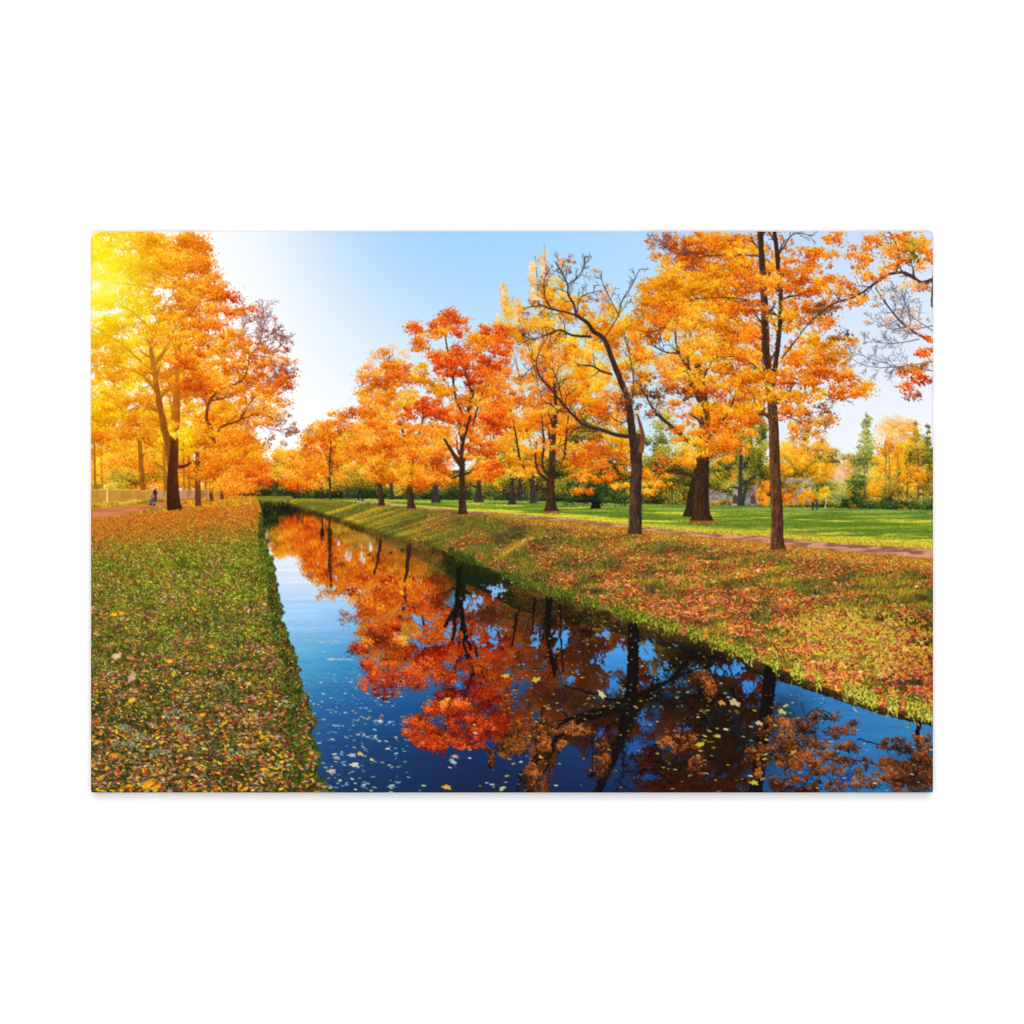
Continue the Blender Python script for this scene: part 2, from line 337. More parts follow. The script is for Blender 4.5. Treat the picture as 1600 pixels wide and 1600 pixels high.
# right bank
shore = [(452, 786), (480, 795), (518, 806), (567, 823), (622, 840), (673, 853), (705, 864), (722, 872), (781, 895), (813, 912), (851, 925), (887, 932), (930, 948), (972, 959), (1036, 980), (1078, 992), (1130, 1012), (1180, 1030), (1230, 1048), (1280, 1068), (1330, 1086), (1380, 1103), (1458, 1122)]
top = [(1458, 872), (1305, 858), (1192, 846), (1080, 836), (1015, 829), (951, 822), (856, 812), (780, 805), (727, 800), (644, 793), (560, 784), (500, 780), (456, 781)]
bank = shore+top
def bankxy(x, y):
    sy = np.interp(x, [p[0] for p in shore], [p[1] for p in shore]); ty = np.interp(x, [p[0] for p in top[::-1]], [p[1] for p in top[::-1]])
    return (y-ty)/(sy-ty+1e-3), ty, sy
def bankcol(x, y):
    f, ty, sy = bankxy(x, y)
    d = (x-452)/1000
    green = np.array([108, 108, 38], np.float32); dark = np.array([62, 54, 34], np.float32); gold = np.array([214, 164, 36], np.float32); lime = np.array([150, 150, 36], np.float32); rust = np.array([150, 84, 38], np.float32)
    n = fbm(x/30, y/11, 12, 4); n2 = fbm(x/7, y/3.5, 13, 3)
    c = green+(dark-green)*np.clip((n-.45)*3, 0, 1)[..., None]*np.clip(d*2.2, .15, .9)[..., None]
    rr = np.clip((n2-.45)*2.5, 0, 1)*np.clip((x-640)/350, 0, .75)
    c = c+(rust-c)*rr[..., None]
    # raking sun streaks on the far part, following the slope
    st = fbm((x+y*1.6)/60, (y+x*.30)/3.4, 21, 3); s = np.clip((st-.50)*7, 0, 1)*np.clip((740-x)/160, 0, 1)*.85
    s = np.maximum(s, .55*np.clip((560-x)/60, 0, 1)*np.clip(.35-f, 0, 1)*3)
    s = np.maximum(s, .75*np.exp(-((y-(870-(x-780)*.62))/5.5)**2)*np.exp(-((x-803)/30)**2)*1.1)
    s = np.maximum(s, np.exp(-((f-.04)/.045)**2)*.75*np.clip((x-700)/200, 0, 1))
    s = np.maximum(s, .95*np.exp(-((x-1345)/85)**2-((y-(992+(x-1345)*.10))/26)**2)*np.clip(n2*2.2, 0, 1))
    s = np.maximum(s, .42*np.clip((fbm((x+y*1.5)/70, (y+x*.1)/9, 33, 3)-.5)*6, 0, 1)*np.clip((x-760)/200, 0, 1))
    s = np.maximum(s, .55*np.exp(-((x-1260)/75)**2-((y-1018)/26)**2)*np.clip(n2*2, 0, 1))
    s = np.maximum(s, .45*np.clip((f-.86)*8, 0, 1)*np.clip((x-820)/300, 0, 1))
    s = np.clip(s, 0, 1)[..., None]
    c = c*(1-s)+gold*s
    e = np.clip((f-.90)*9, 0, 1)[..., None]*np.where(x < 800, .75, .45)[..., None]
    eg = np.where((x < 800)[..., None], np.array([66, 84, 22], np.float32), lime)
    c = c*(1-e)+eg*e
    sh = np.exp(-((x-1440)/42)**2-((y-1020)/60)**2)*.55+np.exp(-((x-1400)/60)**2-((y-968)/8)**2)*.4
    c = c*(1-np.clip(sh, 0, .7))[..., None]
    return c*(.80+.42*fbm(x/2.5, y/2, 6, 3))[..., None]
fill(bank, bankcol, RBANK)
def bankstrokes(n, size, leafy):
    x = 452+1006*rng.random(n)**.75; f = rng.random(n)**.8
    _, ty, sy = bankxy(x, 0*x+900); y = ty+(sy-ty)*f
    o = np.argsort(y); x = x[o]; y = y[o]
    base = bankcol(x, y); p = persp(y)
    return x, y, base, p
x, y, base, p = bankstrokes(60000, 0, 0)
raster(x, y, .38+.3*p, 1.0+5.5*p, rng.normal(0, .5, len(x)), np.clip(base*(1+(rng.uniform(.5, 1.5, len(x))-1)*np.clip((x-560)/300, .22, 1))[:, None], 0, 255), RBANK)
LEAFC = np.array([(214, 88, 30), (232, 116, 36), (190, 70, 36), (240, 146, 46), (244, 172, 50), (220, 132, 84), (230, 160, 116), (166, 52, 32), (202, 100, 60), (120, 58, 42), (176, 96, 88), (232, 130, 60)], np.float32)
def groundleaves(x, y, p, idv, pal=LEAFC, lum=1.0, scale=1.0, lobe=.5, big=0):
    n = len(x); c = pal[rng.integers(0, len(pal), n)]*rng.uniform(.72, 1.18, n)[:, None]*lum
    s = scale*(.55+4.3*p)*rng.uniform(.4, 1.15, n)*(1+big*(rng.random(n) > .93))
    q = s*rng.uniform(.26, .58, n); a = rng.normal(0, .5, n); c = np.clip(c, 0, 255); idv = np.broadcast_to(idv, (n,)); lb_ = np.where(s > 1.0, lobe*(.3+.7*rng.random(n)), 0)
    il = lambda u, v: np.stack([u, v], 1).reshape((2*n,)+np.shape(u)[1:])
    raster(il(x+.2*s, x), il(y+.32*s, y), il(s*.95, s), il(q*.9, q), il(a, a), il(c*.40+np.array([6, 8, 2]), c), il(idv, idv), lobe=il(lb_, lb_))
n = 40000
x = 640+818*rng.random(n)**.72; f = rng.random(n)
_, ty, sy = bankxy(x, 0*x+900); y = ty+(sy-ty)*f
dn = .42+1.5*(fbm(x/34, y/13, 41, 3)-.5)+.25*np.clip((x-700)/400, 0, 1)
dn -= .3*np.exp(-((x-1400)/90)**2-((y-915)/26)**2)+.22*np.exp(-((x-1210)/60)**2-((y-905)/16)**2)
dn += .3*np.exp(-((f-.05)/.08)**2)*np.clip((x-900)/200, 0, 1)
dn -= .30*np.exp(-((x-1345)/80)**2-((y-995)/28)**2)
k = dn > .40+.40*rng.random(n); x, y = x[k], y[k]; f = f[k]
o = np.argsort(y); x, y, f = x[o], y[o], f[o]
bl = bankcol(x, y)[:, 0]/110
groundleaves(x, y, persp(y), RBANK, lum=np.clip(.66+.40*bl, .6, 1.28)[:, None], scale=1.05, big=1.0)
# sunlit grass patch near the water
n = 5200; x = rng.normal(1345, 52, n); y = rng.normal(998, 20, n)+(x-1345)*.10; q = inpoly(bank, x, y) & (fbm(x/14, y/7, 88, 3) > .42); x, y = x[q], y[q]; o = np.argsort(y); x, y = x[o], y[o]; p = persp(y)
raster(x, y, .5+.3*p, 1.2+4*p, rng.normal(0, .8, len(x)), ramp(rng.random(len(x)), [(120, 116, 30), (186, 168, 40), (226, 192, 62), (244, 220, 110)]), RBANK)
q = rng.random(len(x)) < .22
groundleaves(x[q], y[q], p[q], RBANK, lum=1.15, scale=1)
# grass tufts hanging over the water
n = 5200
x = 700+758*rng.random(n); _, ty, sy = bankxy(x, 0*x+900); tuft = fbm(x/16, 0*x, 77, 2)
y = sy+rng.normal(-3, 4, n)*(.5+2.2*persp(sy)); p = persp(y)
k = tuft > .40; x, y, p, sy = x[k], y[k], p[k], sy[k]
o = np.argsort(y); x, y, p = x[o], y[o], p[o]
gc = ramp(rng.random(len(x))*np.clip(.45+(x-850)/600, .3, 1.15), [(30, 44, 14), (80, 96, 22), (140, 150, 34), (212, 196, 60), (240, 226, 110)])
raster(x, y, .5+.3*p, (1.2+4.2*p)*rng.uniform(.4, 1.3, len(x)), rng.normal(0, .7, len(x)), gc, RBANK)

# right path
def pathcol(x, y):
    b = fbm(x/22, y/3, 3, 3); s = np.clip((b-.40)*4, 0, 1)[..., None]
    c = np.array([146, 96, 84], np.float32)*(1-s)+np.array([214, 152, 122], np.float32)*s
    return c*(.92+.16*fbm(x/2, y/1, 5, 2))[..., None]
rp = [(560, 781.5), (644, 790.5), (727, 797.5), (780, 802), (856, 808), (951, 817), (1015, 825), (1080, 831.5), (1192, 838), (1305, 848.5), (1458, 858)]
rq = [(1458, 873), (1305, 860), (1192, 847), (1080, 837), (1015, 829.5), (951, 822), (856, 812.5), (780, 805.5), (727, 800.5), (644, 793), (560, 783)]
fill(rp+rq, pathcol, RPATH)
# fallen leaves along the path edges
n = 5000; x = rng.uniform(760, 1458, n)
ty = np.interp(x, [p[0] for p in rp], [p[1] for p in rp]); ly = np.interp(x, [p[0] for p in rq[::-1]], [p[1] for p in rq[::-1]])
y = np.where(rng.random(n) < .45, ty-np.abs(rng.normal(0, 4, n))*np.clip((x-900)/250, .3, 1.6)+.5, ly+np.abs(rng.normal(0, 4, n))-.5)
groundleaves(x, y, persp(y)*1.0, np.where(y < ty, LAWN, RBANK), np.array([(250, 170, 40), (240, 140, 36), (255, 190, 60), (226, 110, 40), (214, 150, 50)], np.float32), scale=.8)

# left path and bank
fill([(142, 790), (200, 786), (250, 780), (330, 772), (352, 770), (352, 776), (300, 781), (262, 788), (225, 800), (180, 808), (142, 813)], lambda x, y: np.array([158, 92, 62], np.float32)*(.75+.5*fbm(x/26, y/2.5, 14, 3))[..., None]+np.array([30, 20, 14]), LPATH)
fill([(142, 785), (142, 796), (180, 792), (235, 790), (262, 780), (240, 772), (200, 780)], lambda x, y: ramp(fbm(x/14, y/3, 15, 3), [(110, 80, 20), (190, 130, 20), (244, 170, 30)]), LBANK)
lb = [(352, 774), (402, 775), (406, 788), (409, 800), (413, 850), (427, 885), (433, 925), (440, 955), (443, 985), (457, 1020), (463, 1060), (477, 1086), (482, 1115), (490, 1151), (494, 1190), (499, 1239), (142, 1239), (142, 812), (180, 807), (225, 798), (262, 787), (300, 780)]
ey = np.linspace(788, 1239, 300); LBE = [(352, 774), (402, 775)]+list(zip(np.interp(ey, [q[1] for q in lb[2:16]], [q[0] for q in lb[2:16]])+(1+20*persp(ey))*(fbm(ey/(6+16*persp(ey)), ey*0, 7, 4)-.5)*1.6, ey))
lb = LBE+lb[16:]
def lbcol(x, y):
    f = np.clip((y-775)/463, 0, 1)
    n = fbm(x/26, y/12, 52, 4); n2 = fbm(x/6, y/3, 53, 3)
    gold = np.array([232, 138, 34], np.float32); green = np.array([122, 128, 38], np.float32); dark = np.array([56, 62, 26], np.float32); lime = np.array([150, 140, 40], np.float32)
    g = np.clip((f-.02)/.13+(n-.5)*.9, 0, 1)[..., None]
    c = gold*(1-g)+green*g
    k = np.clip((f-.22)*1.5+(n-.5)*1.3, 0, 1)[..., None]
    c = c*(1-k)+dark*k
    c = c+(np.array([112, 66, 40])-c)*(np.clip((n2-.5)*2.2, 0, .6))[..., None]
    edge = np.interp(y, [q[1] for q in LBE], [q[0] for q in LBE])
    e = np.exp(-np.clip(edge-x, 0, 400)/(6+26*f))[..., None]*.7
    eg = np.array([88, 116, 26], np.float32)*(1-.35*f[..., None])
    c = c*(1-e)+eg*e
    # far bank slope in sun
    s = np.exp(-((x-375)/28)**2-((y-790)/16)**2)[..., None]*.6
    c = c*(1-s)+np.array([214, 150, 34])*s
    return c*(.74+.5*fbm(x/2.6, y/2, 6, 3))[..., None]
fill(lb, lbcol, LBANK)
n = 90000
y = 775+463*rng.random(n)**.9; x = rng.uniform(142, 510, n); k = inpoly(lb, x, y); x, y = x[k], y[k]
o = np.argsort(y); x, y = x[o], y[o]; p = persp(y); base = lbcol(x, y)
hue = np.where(rng.random((len(x), 1)) < .5, np.array([[.86, 1.10, .8]]), np.array([[1.12, .93, 1.0]]))
raster(x, y, .36+.42*p, 1.0+5.0*p, rng.uniform(-1.5, 1.5, len(x))+.5*(fbm(x/20, y/9, 2, 2)-.5), np.clip(base*hue*np.exp(rng.normal(-.05, .42, len(x)))[:, None], 0, 255), LBANK)
n = 2600; y = 900+338*rng.random(n); x = rng.uniform(142, 505, n); k = inpoly(lb, x, y); x, y = x[k], y[k]; p = persp(y)
raster(x, y, .3+.4*p, 1.5+5*p, 1.57+rng.normal(0, .6, len(x)), ramp(rng.random(len(x)), [(50, 36, 26), (92, 72, 46), (130, 110, 74), (170, 154, 116)]), LBANK)
n = 21000
y = 776+462*rng.random(n)**1.15; x = rng.uniform(142, 510, n)
edge = np.interp(y, [q[1] for q in LBE], [q[0] for q in LBE])
dn = .46+1.3*(fbm(x/30, y/13, 61, 3)-.5)+.35*np.clip((835-y)/40, 0, 1)-.25*np.exp(-(edge-x)/14)
k = (x < edge-1) & inpoly(lb, x, y) & (dn > .40+.34*rng.random(n)); x, y = x[k], y[k]
o = np.argsort(y); x, y = x[o], y[o]; f = (y-775)/463
LC2 = np.array([(226, 120, 34), (220, 150, 40), (180, 84, 40), (206, 130, 80), (190, 126, 100), (236, 180, 44), (214, 170, 126), (140, 84, 56), (110, 70, 58), (206, 176, 50), (150, 60, 44), (186, 166, 130), (150, 116, 90), (210, 190, 160)], np.float32)
groundleaves(x, y, persp(y), LBANK, LC2, lum=(1.12-.30*f)[:, None], scale=.92, big=1.0)
n = 2600   # crisp yellow and orange maple leaves in the foreground
y = 880+358*rng.random(n)**.8; x = rng.uniform(142, 500, n); edge = np.interp(y, [q[1] for q in LBE], [q[0] for q in LBE])
k = x < edge-6; x, y = x[k], y[k]; o = np.argsort(y); x, y = x[o], y[o]
groundleaves(x, y, persp(y), LBANK, np.array([(240, 180, 30), (236, 160, 34), (226, 130, 36), (228, 190, 50), (206, 70, 34), (220, 196, 130), (190, 120, 100)], np.float32), scale=1.0, lobe=.75)
n = 9000; x = rng.uniform(142, 412, n); y = 800+np.abs(rng.normal(0, 24, n))-(x-250)*.085
k = inpoly(lb, x, y); x, y = x[k], y[k]; o = np.argsort(y); x, y = x[o], y[o]
groundleaves(x, y, persp(y), LBANK, np.array([(240, 110, 24), (250, 136, 30), (232, 92, 24), (255, 170, 50), (220, 120, 60), (200, 84, 30)], np.float32), scale=1.1)
# pale leaflet sprays
for (sx, sy, L, a) in ((258, 1120, 38, -.05), (176, 1166, 44, .12), (236, 1182, 34, -.25), (352, 1178, 50, .05), (278, 1138, 24, .35), (186, 1138, 20, .3), (335, 1072, 16, .3), (204, 1160, 26, -.3)):
    t = np.linspace(0, 1, 12); bx = sx+np.cos(a)*L*t; by = sy+np.sin(a)*L*t-5*np.sin(t*3)
    stroke(list(zip(bx[::3], by[::3])), 1.1, .6, LBANK, [(120, 110, 80), (160, 150, 116), (190, 184, 150)])
    for sgn in (-1, 1):
        q = rng.random(12) < .7; q12 = rng.normal(0, .8, 12)
        raster((bx+sgn*1.5+q12)[q], (by+sgn*2.8+q12*.4)[q], rng.uniform(2, 4, 12)[q], rng.uniform(.8, 1.5, 12)[q], (a+sgn*(.9+.5*rng.random(12)))[q], ramp(rng.random(12)[q], [(84, 100, 66), (122, 134, 100), (160, 172, 140)]), LBANK)
for (lx, ly, s, c) in ((232, 1226, 17, (232, 156, 24)), (246, 1229, 10, (240, 150, 20)), (178, 1180, 12, (222, 136, 34)), (206, 1094, 11, (214, 182, 54)), (182, 1025, 14, (214, 186, 130)), (375, 1228, 8, (236, 140, 30)), (384, 1232, 8, (238, 160, 20)), (411, 1202, 8, (240, 170, 20)), (385, 1167, 8, (234, 130, 40)), (410, 1152, 7, (244, 160, 40)), (350, 1130, 8, (236, 160, 20)), (316, 1117, 9, (240, 160, 20)), (178, 960, 9, (248, 180, 20)), (190, 958, 8, (244, 160, 30)), (265, 1033, 9, (244, 180, 30)), (206, 1058, 16, (200, 150, 130)), (330, 1010, 9, (240, 150, 30)), (388, 1068, 8, (230, 180, 90))):
    raster([lx], [ly], s*.72, s*.40, rng.normal(0, .4), [c], LBANK, lobe=.42)
    raster([lx+s*.1], [ly+s*.05], s*.4, s*.14, rng.normal(0, .4), [[min(255, q*1.12) for q in c]], LBANK, lobe=.5)
# ragged green fringe on the left water edge
n = 6500; y = 800+438*rng.random(n)**.8; edge = np.interp(y, [q[1] for q in LBE], [q[0] for q in LBE]); p = persp(y)
x = edge+1-np.abs(rng.normal(0, 6.5, n))*(.4+2.4*p)+(3+20*p)*(fbm(y/17, 0*y, 3, 3)-.42)
o = np.argsort(y); x, y, p = x[o], y[o], p[o]
gl = .42*rng.random(len(x))+.75*(fbm(x/9, y/9, 19, 3)-.22)*(1-.25*p)
raster(x, y, .4+.55*p, 1.0+3.6*p, rng.uniform(-1.3, 1.3, len(x)), ramp(gl, [(14, 22, 8), (40, 54, 14), (80, 104, 24), (128, 142, 40), (180, 180, 84)]), LBANK)
q = rng.random(len(x)) < .10
groundleaves(x[q]-3*p[q], y[q], p[q], LBANK, LC2, lum=.85, scale=.9)
# fence
fill([(142, 765), (205, 765), (235, 768), (350, 765), (350, 772), (300, 776), (240, 782), (200, 785), (142, 791)], lambda x, y: ramp(.25+.35*fbm(x/6, y/9, 71, 2)+.35*(np.sin(x*2.2) > -.1), [(110, 78, 26), (170, 122, 46), (214, 164, 84)]), FENCE)
raster(np.linspace(142, 232, 240), 765.3+0*np.linspace(0, 1, 240), 1.2, .6, 0, (214, 170, 96), FENCE)
fill([(166, 767), (168.5, 767), (168.5, 787), (166, 787)], (248, 212, 140), FENCE)
fill([(235, 766), (335, 765), (335, 776), (280, 779), (252, 781), (235, 784)], lambda x, y: ramp(.5+.35*(np.sin(x*2.6) > 0)-.3*(fbm(x/8, y/30, 2, 2) > .56), [(120, 80, 54), (170, 124, 90), (204, 166, 136)]), FENCE)
foliage([(190+15*i, 786-1.6*i*.8, 14, 2.2, 'olive', 1.4) for i in range(-3, 6)], LBANK, 1.1, 1.2, (6, 2), .15)

# far end of the canal
fill([(400, 775), (455, 775), (460, 780), (444, 784), (408, 784)], lambda x, y: ramp(fbm(x/10, y/2, 3, 2), [(70, 84, 30), (120, 120, 40), (170, 150, 50)]), LAWN)

# ================= trees, far to near
rec(1606)
T, TT = tree('slender trunk in the golden far row at right of the canal')
twigs([(516, 779), (515, 740), (517, 690)], 4.2, 1.5, TT, BARK, 8, 24, .5, 1)
T2, TT2 = tree('short dark trunk left of the slender one in the far row')
twigs([(503, 778), (503, 745)], 4.5, 3, TT2, BARK, 3, 14, .5, 1)
foliage([(502, 742, 14, 8, 'orange', 1)], T2, 1.3, 1, (8, 4), .03)
foliage([(505, 735, 20, 12, 'orange', .7), (525, 700, 18, 20, 'gold', .6), (490, 725, 20, 18, 'orange', .6), (512, 675, 16, 14, 'gold', .4), (488, 752, 26, 10, 'orange', .9), (530, 740, 16, 12, 'orange', .6)], T, 1.3, 1, (10, 5), .06)
for (x, w, yb, px) in ((681, 9, 784, 0), (748, 9, 783, 0), (800, 8, 787, 0), (833, 7, 785, 0), (612, 5, 779, 0), (812, 6, 781, 0)):
    T, TT = tree(None); PARTS[T] = ('printed_tree', 'dark trunk on the lawn behind the row', None)
    twigs([(x, yb), (x, 760), (x, 735)], w, w*.6, TT, [(38, 32, 34), (78, 62, 56), (120, 96, 80)], 3, 18, .6, 1, flare=.8)
    foliage([(x-8, 738, 20, 10, 'gold', .6), (x+10, 730, 20, 12, 'orange', .5)], T, 1.3, 1, (9, 4), .05)
rec(1556+48)
T, TT = tree('pink and orange tree, third back in the right row')
twigs([(596, 789), (594, 762), (590, 745), (598, 700), (606, 650), (604, 600), (606, 560)], 8, 1.4, TT, BARK, 12, 44, .6, 2, lit=-.5, flare=.5)
foliage([(605, 565, 36, 26, 'pink', .40), (620, 580, 30, 22, 'orange', .3), (594, 597, 20, 9, 'orange', .7), (630, 575, 22, 8, 'orange', .8), (580, 585, 20, 14, 'pink', .5), (600, 590, 44, 26, 'orange', .45), (632, 590, 20, 20, 'orange', .7), (600, 618, 44, 14, 'orange', .9), (617, 590, 16, 6, 'orange', .7), (577, 602, 14, 7, 'orange', .7), (640, 600, 18, 9, 'pink', .3), (612, 572, 12, 6, 'orange', .4), (600, 550, 12, 6, 'orange', .4),
         (585, 625, 22, 12, 'orange', 1), (600, 650, 34, 20, 'orange', 1.1), (575, 660, 20, 24, 'orange', 1), (595, 690, 44, 26, 'orange', 1.15), (585, 722, 46, 22, 'gold', .8), (570, 640, 12, 20, 'orange', .8), (600, 668, 34, 10, 'red', .5), (560, 700, 20, 30, 'orange', .8), (600, 740, 30, 14, 'orange', 1.05), (640, 625, 20, 18, 'gold', 1)], T, 1.4, 1.2, (11, 4.6), -.01, contrast=1.15)
rec(1556+68)
T, TT = tree('orange tree with low hanging crown left of the red maple')
twigs([(643, 794), (640, 765), (642, 740), (636, 700), (626, 660)], 11, 2, TT, BARK, 8, 40, .6, 2, lit=-.5, flare=.3)
twigs([(641, 740), (652, 690), (664, 640)], 5, 1.5, TT, BARK, 6, 30, .6, 1)
foliage([(655, 585, 16, 18, 'gold', 1.1), (675, 600, 20, 12, 'gold', .8), (625, 700, 36, 16, 'orange', 1.15), (655, 715, 40, 20, 'orange', 1.2), (628, 735, 40, 14, 'gold', 1.1), (650, 680, 40, 18, 'orange', 1.2), (655, 752, 18, 16, 'orange', .9), (628, 748, 18, 9, 'gold', .8), (610, 668, 20, 20, 'orange', .8)], T, 1.5, 1.2, (12, 4.6), -.02, contrast=1.15)
# yellow poplars and the tree behind
rec(1556+90)
T, TT = tree('tall feathery golden tree behind the red maple')
for (a, b, c2, w) in ((800, 470, 862, 3), (836, 400, 868, 3), (851, 395, 872, 3), (880, 430, 866, 2.5), (945, 460, 900, 2), (814, 480, 850, 2), (780, 520, 830, 2)):
    twigs([(c2, 700), ((a+c2)/2, 560), (a, b)], w, .6, TT, [(110, 66, 40), (160, 100, 60), (200, 140, 90)], 12, 26, .35, 1, .8)
foliage([(787, 468, 5, 26, 'pale', 1.6), (795, 492, 7, 26, 'gold', .7), (781, 500, 6, 20, 'pale', .6), (800, 500, 12, 20, 'gold', .5), (832, 425, 4, 26, 'pale', 1.8), (849, 418, 4, 26, 'pale', 1.8), (838, 470, 8, 30, 'pale', 1), (852, 460, 9, 30, 'gold', 1), (810, 492, 6, 26, 'pale', 1.2), (862, 450, 18, 24, 'gold', .75), (880, 470, 14, 30, 'gold', .6), (836, 455, 8, 26, 'pale', .6), (876, 410, 7, 9, 'pink', .6),
         (942, 470, 8, 26, 'pink', .6), (950, 460, 6, 20, 'pink', .35), (785, 520, 12, 24, 'gold', .5), (815, 508, 20, 26, 'gold', .5), (806, 486, 4, 24, 'pale', 1.2), (800, 530, 30, 22, 'gold', .5), (840, 520, 30, 34, 'gold', .65), (870, 500, 26, 34, 'gold', .75), (905, 540, 34, 26, 'yellow', .75), (930, 510, 24, 24, 'gold', .6), (960, 500, 16, 40, 'gold', .45),
         (820, 575, 50, 34, 'orange', .6), (880, 590, 50, 40, 'gold', .7), (940, 570, 40, 44, 'gold', .6), (930, 620, 34, 30, 'orange', .7), (850, 620, 50, 30, 'orange', .75), (980, 540, 26, 50, 'gold', .8), (1000, 580, 26, 40, 'gold', .8), (1005, 530, 20, 40, 'orange', .7), (1010, 470, 14, 30, 'gold', .6), (950, 520, 30, 34, 'gold', .8), (900, 480, 26, 26, 'gold', .5), (915, 600, 40, 30, 'gold', .8), (960, 640, 34, 30, 'orange', .7), (870, 540, 34, 30, 'orange', .6)], T, 1.5, 1.1, (11, 6), .02)
rec(1556+100)
T, TT = tree('spreading orange tree with thick many limbed trunk on the lawn')
foliage([(810, 640, 44, 40, 'orange', .9), (850, 680, 50, 36, 'orange', .9), (800, 680, 40, 30, 'gold', .7), (880, 655, 30, 34, 'orange', .8), (835, 715, 40, 14, 'gold', .6), (890, 700, 24, 20, 'gold', .6), (790, 710, 30, 22, 'gold', .6)], T, 1.5, .95, (12, 5), -.06)
twigs([(861, 798), (860, 765), (862, 735), (864, 690), (868, 640), (866, 600)], 15, 3, TT, BARK, 7, 44, .6, 2, lit=-.2, t0=.45, flare=.7)
for P in ([(856, 752), (842, 738), (837, 720), (838, 690)], [(855, 766), (838, 760), (825, 745), (812, 715), (806, 680), (798, 640)], [(866, 728), (880, 718), (884, 690), (888, 650)], [(863, 750), (848, 728), (850, 690), (846, 650)], [(863, 700), (878, 696)]):
    twigs(P, 4.5, 1.2, TT, BARK, 5, 26, .5, 1)
foliage([(826, 738, 22, 9, 'gold', .9), (795, 728, 26, 12, 'gold', .8), (845, 700, 30, 10, 'orange', .5), (875, 670, 20, 12, 'orange', .5), (810, 660, 40, 14, 'orange', .5), (850, 640, 30, 12, 'gold', .5), (885, 730, 18, 10, 'gold', .6)], T, 1.5, 1, (12, 4), .06)
T, TT = tree('low dark conifer with drooping boughs behind the bare tree')
stroke([(931, 793), (931, 750)], 10, 6, TT, [(14, 14, 12), (34, 28, 22), (60, 46, 32)], flare=.8)
foliage([(920, 758, 34, 16, 'dgreen', 1.2), (905, 776, 18, 10, 'dgreen', 1.3), (950, 770, 30, 14, 'dgreen', 1.2), (970, 782, 9, 8, 'dgreen', 1.1), (935, 745, 26, 14, 'green', .9), (955, 735, 26, 16, 'dgreen', .9), (920, 782, 40, 4, 'dgreen', .9)], T, 1.3, 1.3, (9, 3.5), -.1)
foliage([(920, 715, 34, 22, 'orange', .95), (945, 700, 34, 24, 'orange', .9), (905, 745, 22, 10, 'orange', .9), (900, 765, 24, 6, 'orange', .7), (955, 735, 24, 12, 'orange', .8), (938, 752, 20, 9, 'orange', .8), (925, 770, 8, 7, 'orange', .8), (970, 760, 22, 9, 'gold', .9), (985, 710, 14, 20, 'gold', .8), (908, 680, 26, 22, 'olive', .7), (970, 690, 12, 14, 'yellow', .7)], T, 1.5, 1.1, (12, 4), -.03)
# red maple
rec(1556+109)
T, TT = tree('brilliant red maple, brightest in the right row')
foliage([(700, 735, 60, 16, 'orange', .5), (760, 610, 36, 50, 'orange', .9), (740, 650, 50, 30, 'orange', .8), (780, 650, 30, 36, 'orange', .7)], T, 1.5, 1, (13, 5), .05)
twigs([(723, 803), (722, 770), (722, 730), (723, 690), (732, 640), (740, 610)], 12, 3, TT, BARK, 6, 40, .6, 2, lit=.2, t0=.4, flare=.4)
for P in ([(721, 730), (708, 712), (696, 690), (670, 660)], [(723, 725), (734, 700), (740, 660), (752, 620), (766, 580)], [(722, 740), (712, 745), (700, 748)], [(724, 742), (738, 736), (750, 725)], [(728, 660), (712, 620), (706, 580), (698, 540), (695, 505)], [(738, 620), (730, 590), (716, 560)], [(722, 700), (718, 670)]):
    twigs(P, 4, .9, TT, BARK, 6, 30, .6, 2)
foliage([(668, 512, 30, 11, 'red', 1), (700, 500, 24, 14, 'red', 1), (718, 512, 18, 16, 'red', .9), (652, 530, 16, 12, 'orange', .9), (655, 545, 14, 7, 'orange', .7), (690, 522, 26, 9, 'orange', .7), (699, 490, 12, 6, 'red', .7), (736, 528, 12, 10, 'orange', .9),
         (765, 520, 30, 14, 'red', 1.1), (780, 535, 20, 20, 'red', 1.1), (750, 540, 30, 14, 'orange', 1), (745, 530, 10, 10, 'gold', .8), (690, 560, 24, 12, 'red', 1.1), (715, 555, 26, 16, 'red', 1.1), (700, 575, 34, 14, 'red', 1.1), (745, 565, 30, 14, 'red', .8), (775, 575, 24, 20, 'red', .9),
         (738, 590, 30, 12, 'red', .8), (770, 605, 26, 16, 'orange', 1), (690, 612, 30, 12, 'gold', .9), (735, 625, 34, 10, 'orange', .7), (668, 630, 26, 9, 'red', 1.2), (655, 645, 28, 12, 'red', 1.2), (690, 648, 26, 12, 'red', 1.2), (720, 655, 30, 12, 'red', 1), (765, 640, 30, 16, 'red', .9),
         (680, 675, 34, 14, 'orange', 1.2), (740, 675, 30, 12, 'orange', 1), (775, 668, 20, 12, 'red', 1), (700, 695, 30, 12, 'orange', 1.1), (760, 695, 30, 14, 'orange', 1.1), (675, 712, 36, 12, 'orange', 1.1), (745, 712, 28, 12, 'orange', 1), (690, 738, 20, 12, 'orange', .9), (755, 735, 22, 18, 'orange', 1), (775, 735, 16, 14, 'red', .9), (675, 748, 22, 9, 'orange', .8), (700, 755, 12, 8, 'orange', .8)], T, 1.6, 1.15, (11, 4.2), .0, contrast=1.1)
for P in ([(722, 740), (722, 700), (735, 650)], [(722, 725), (708, 708), (694, 686)]): stroke(P, 6, 3, TT, BARK)
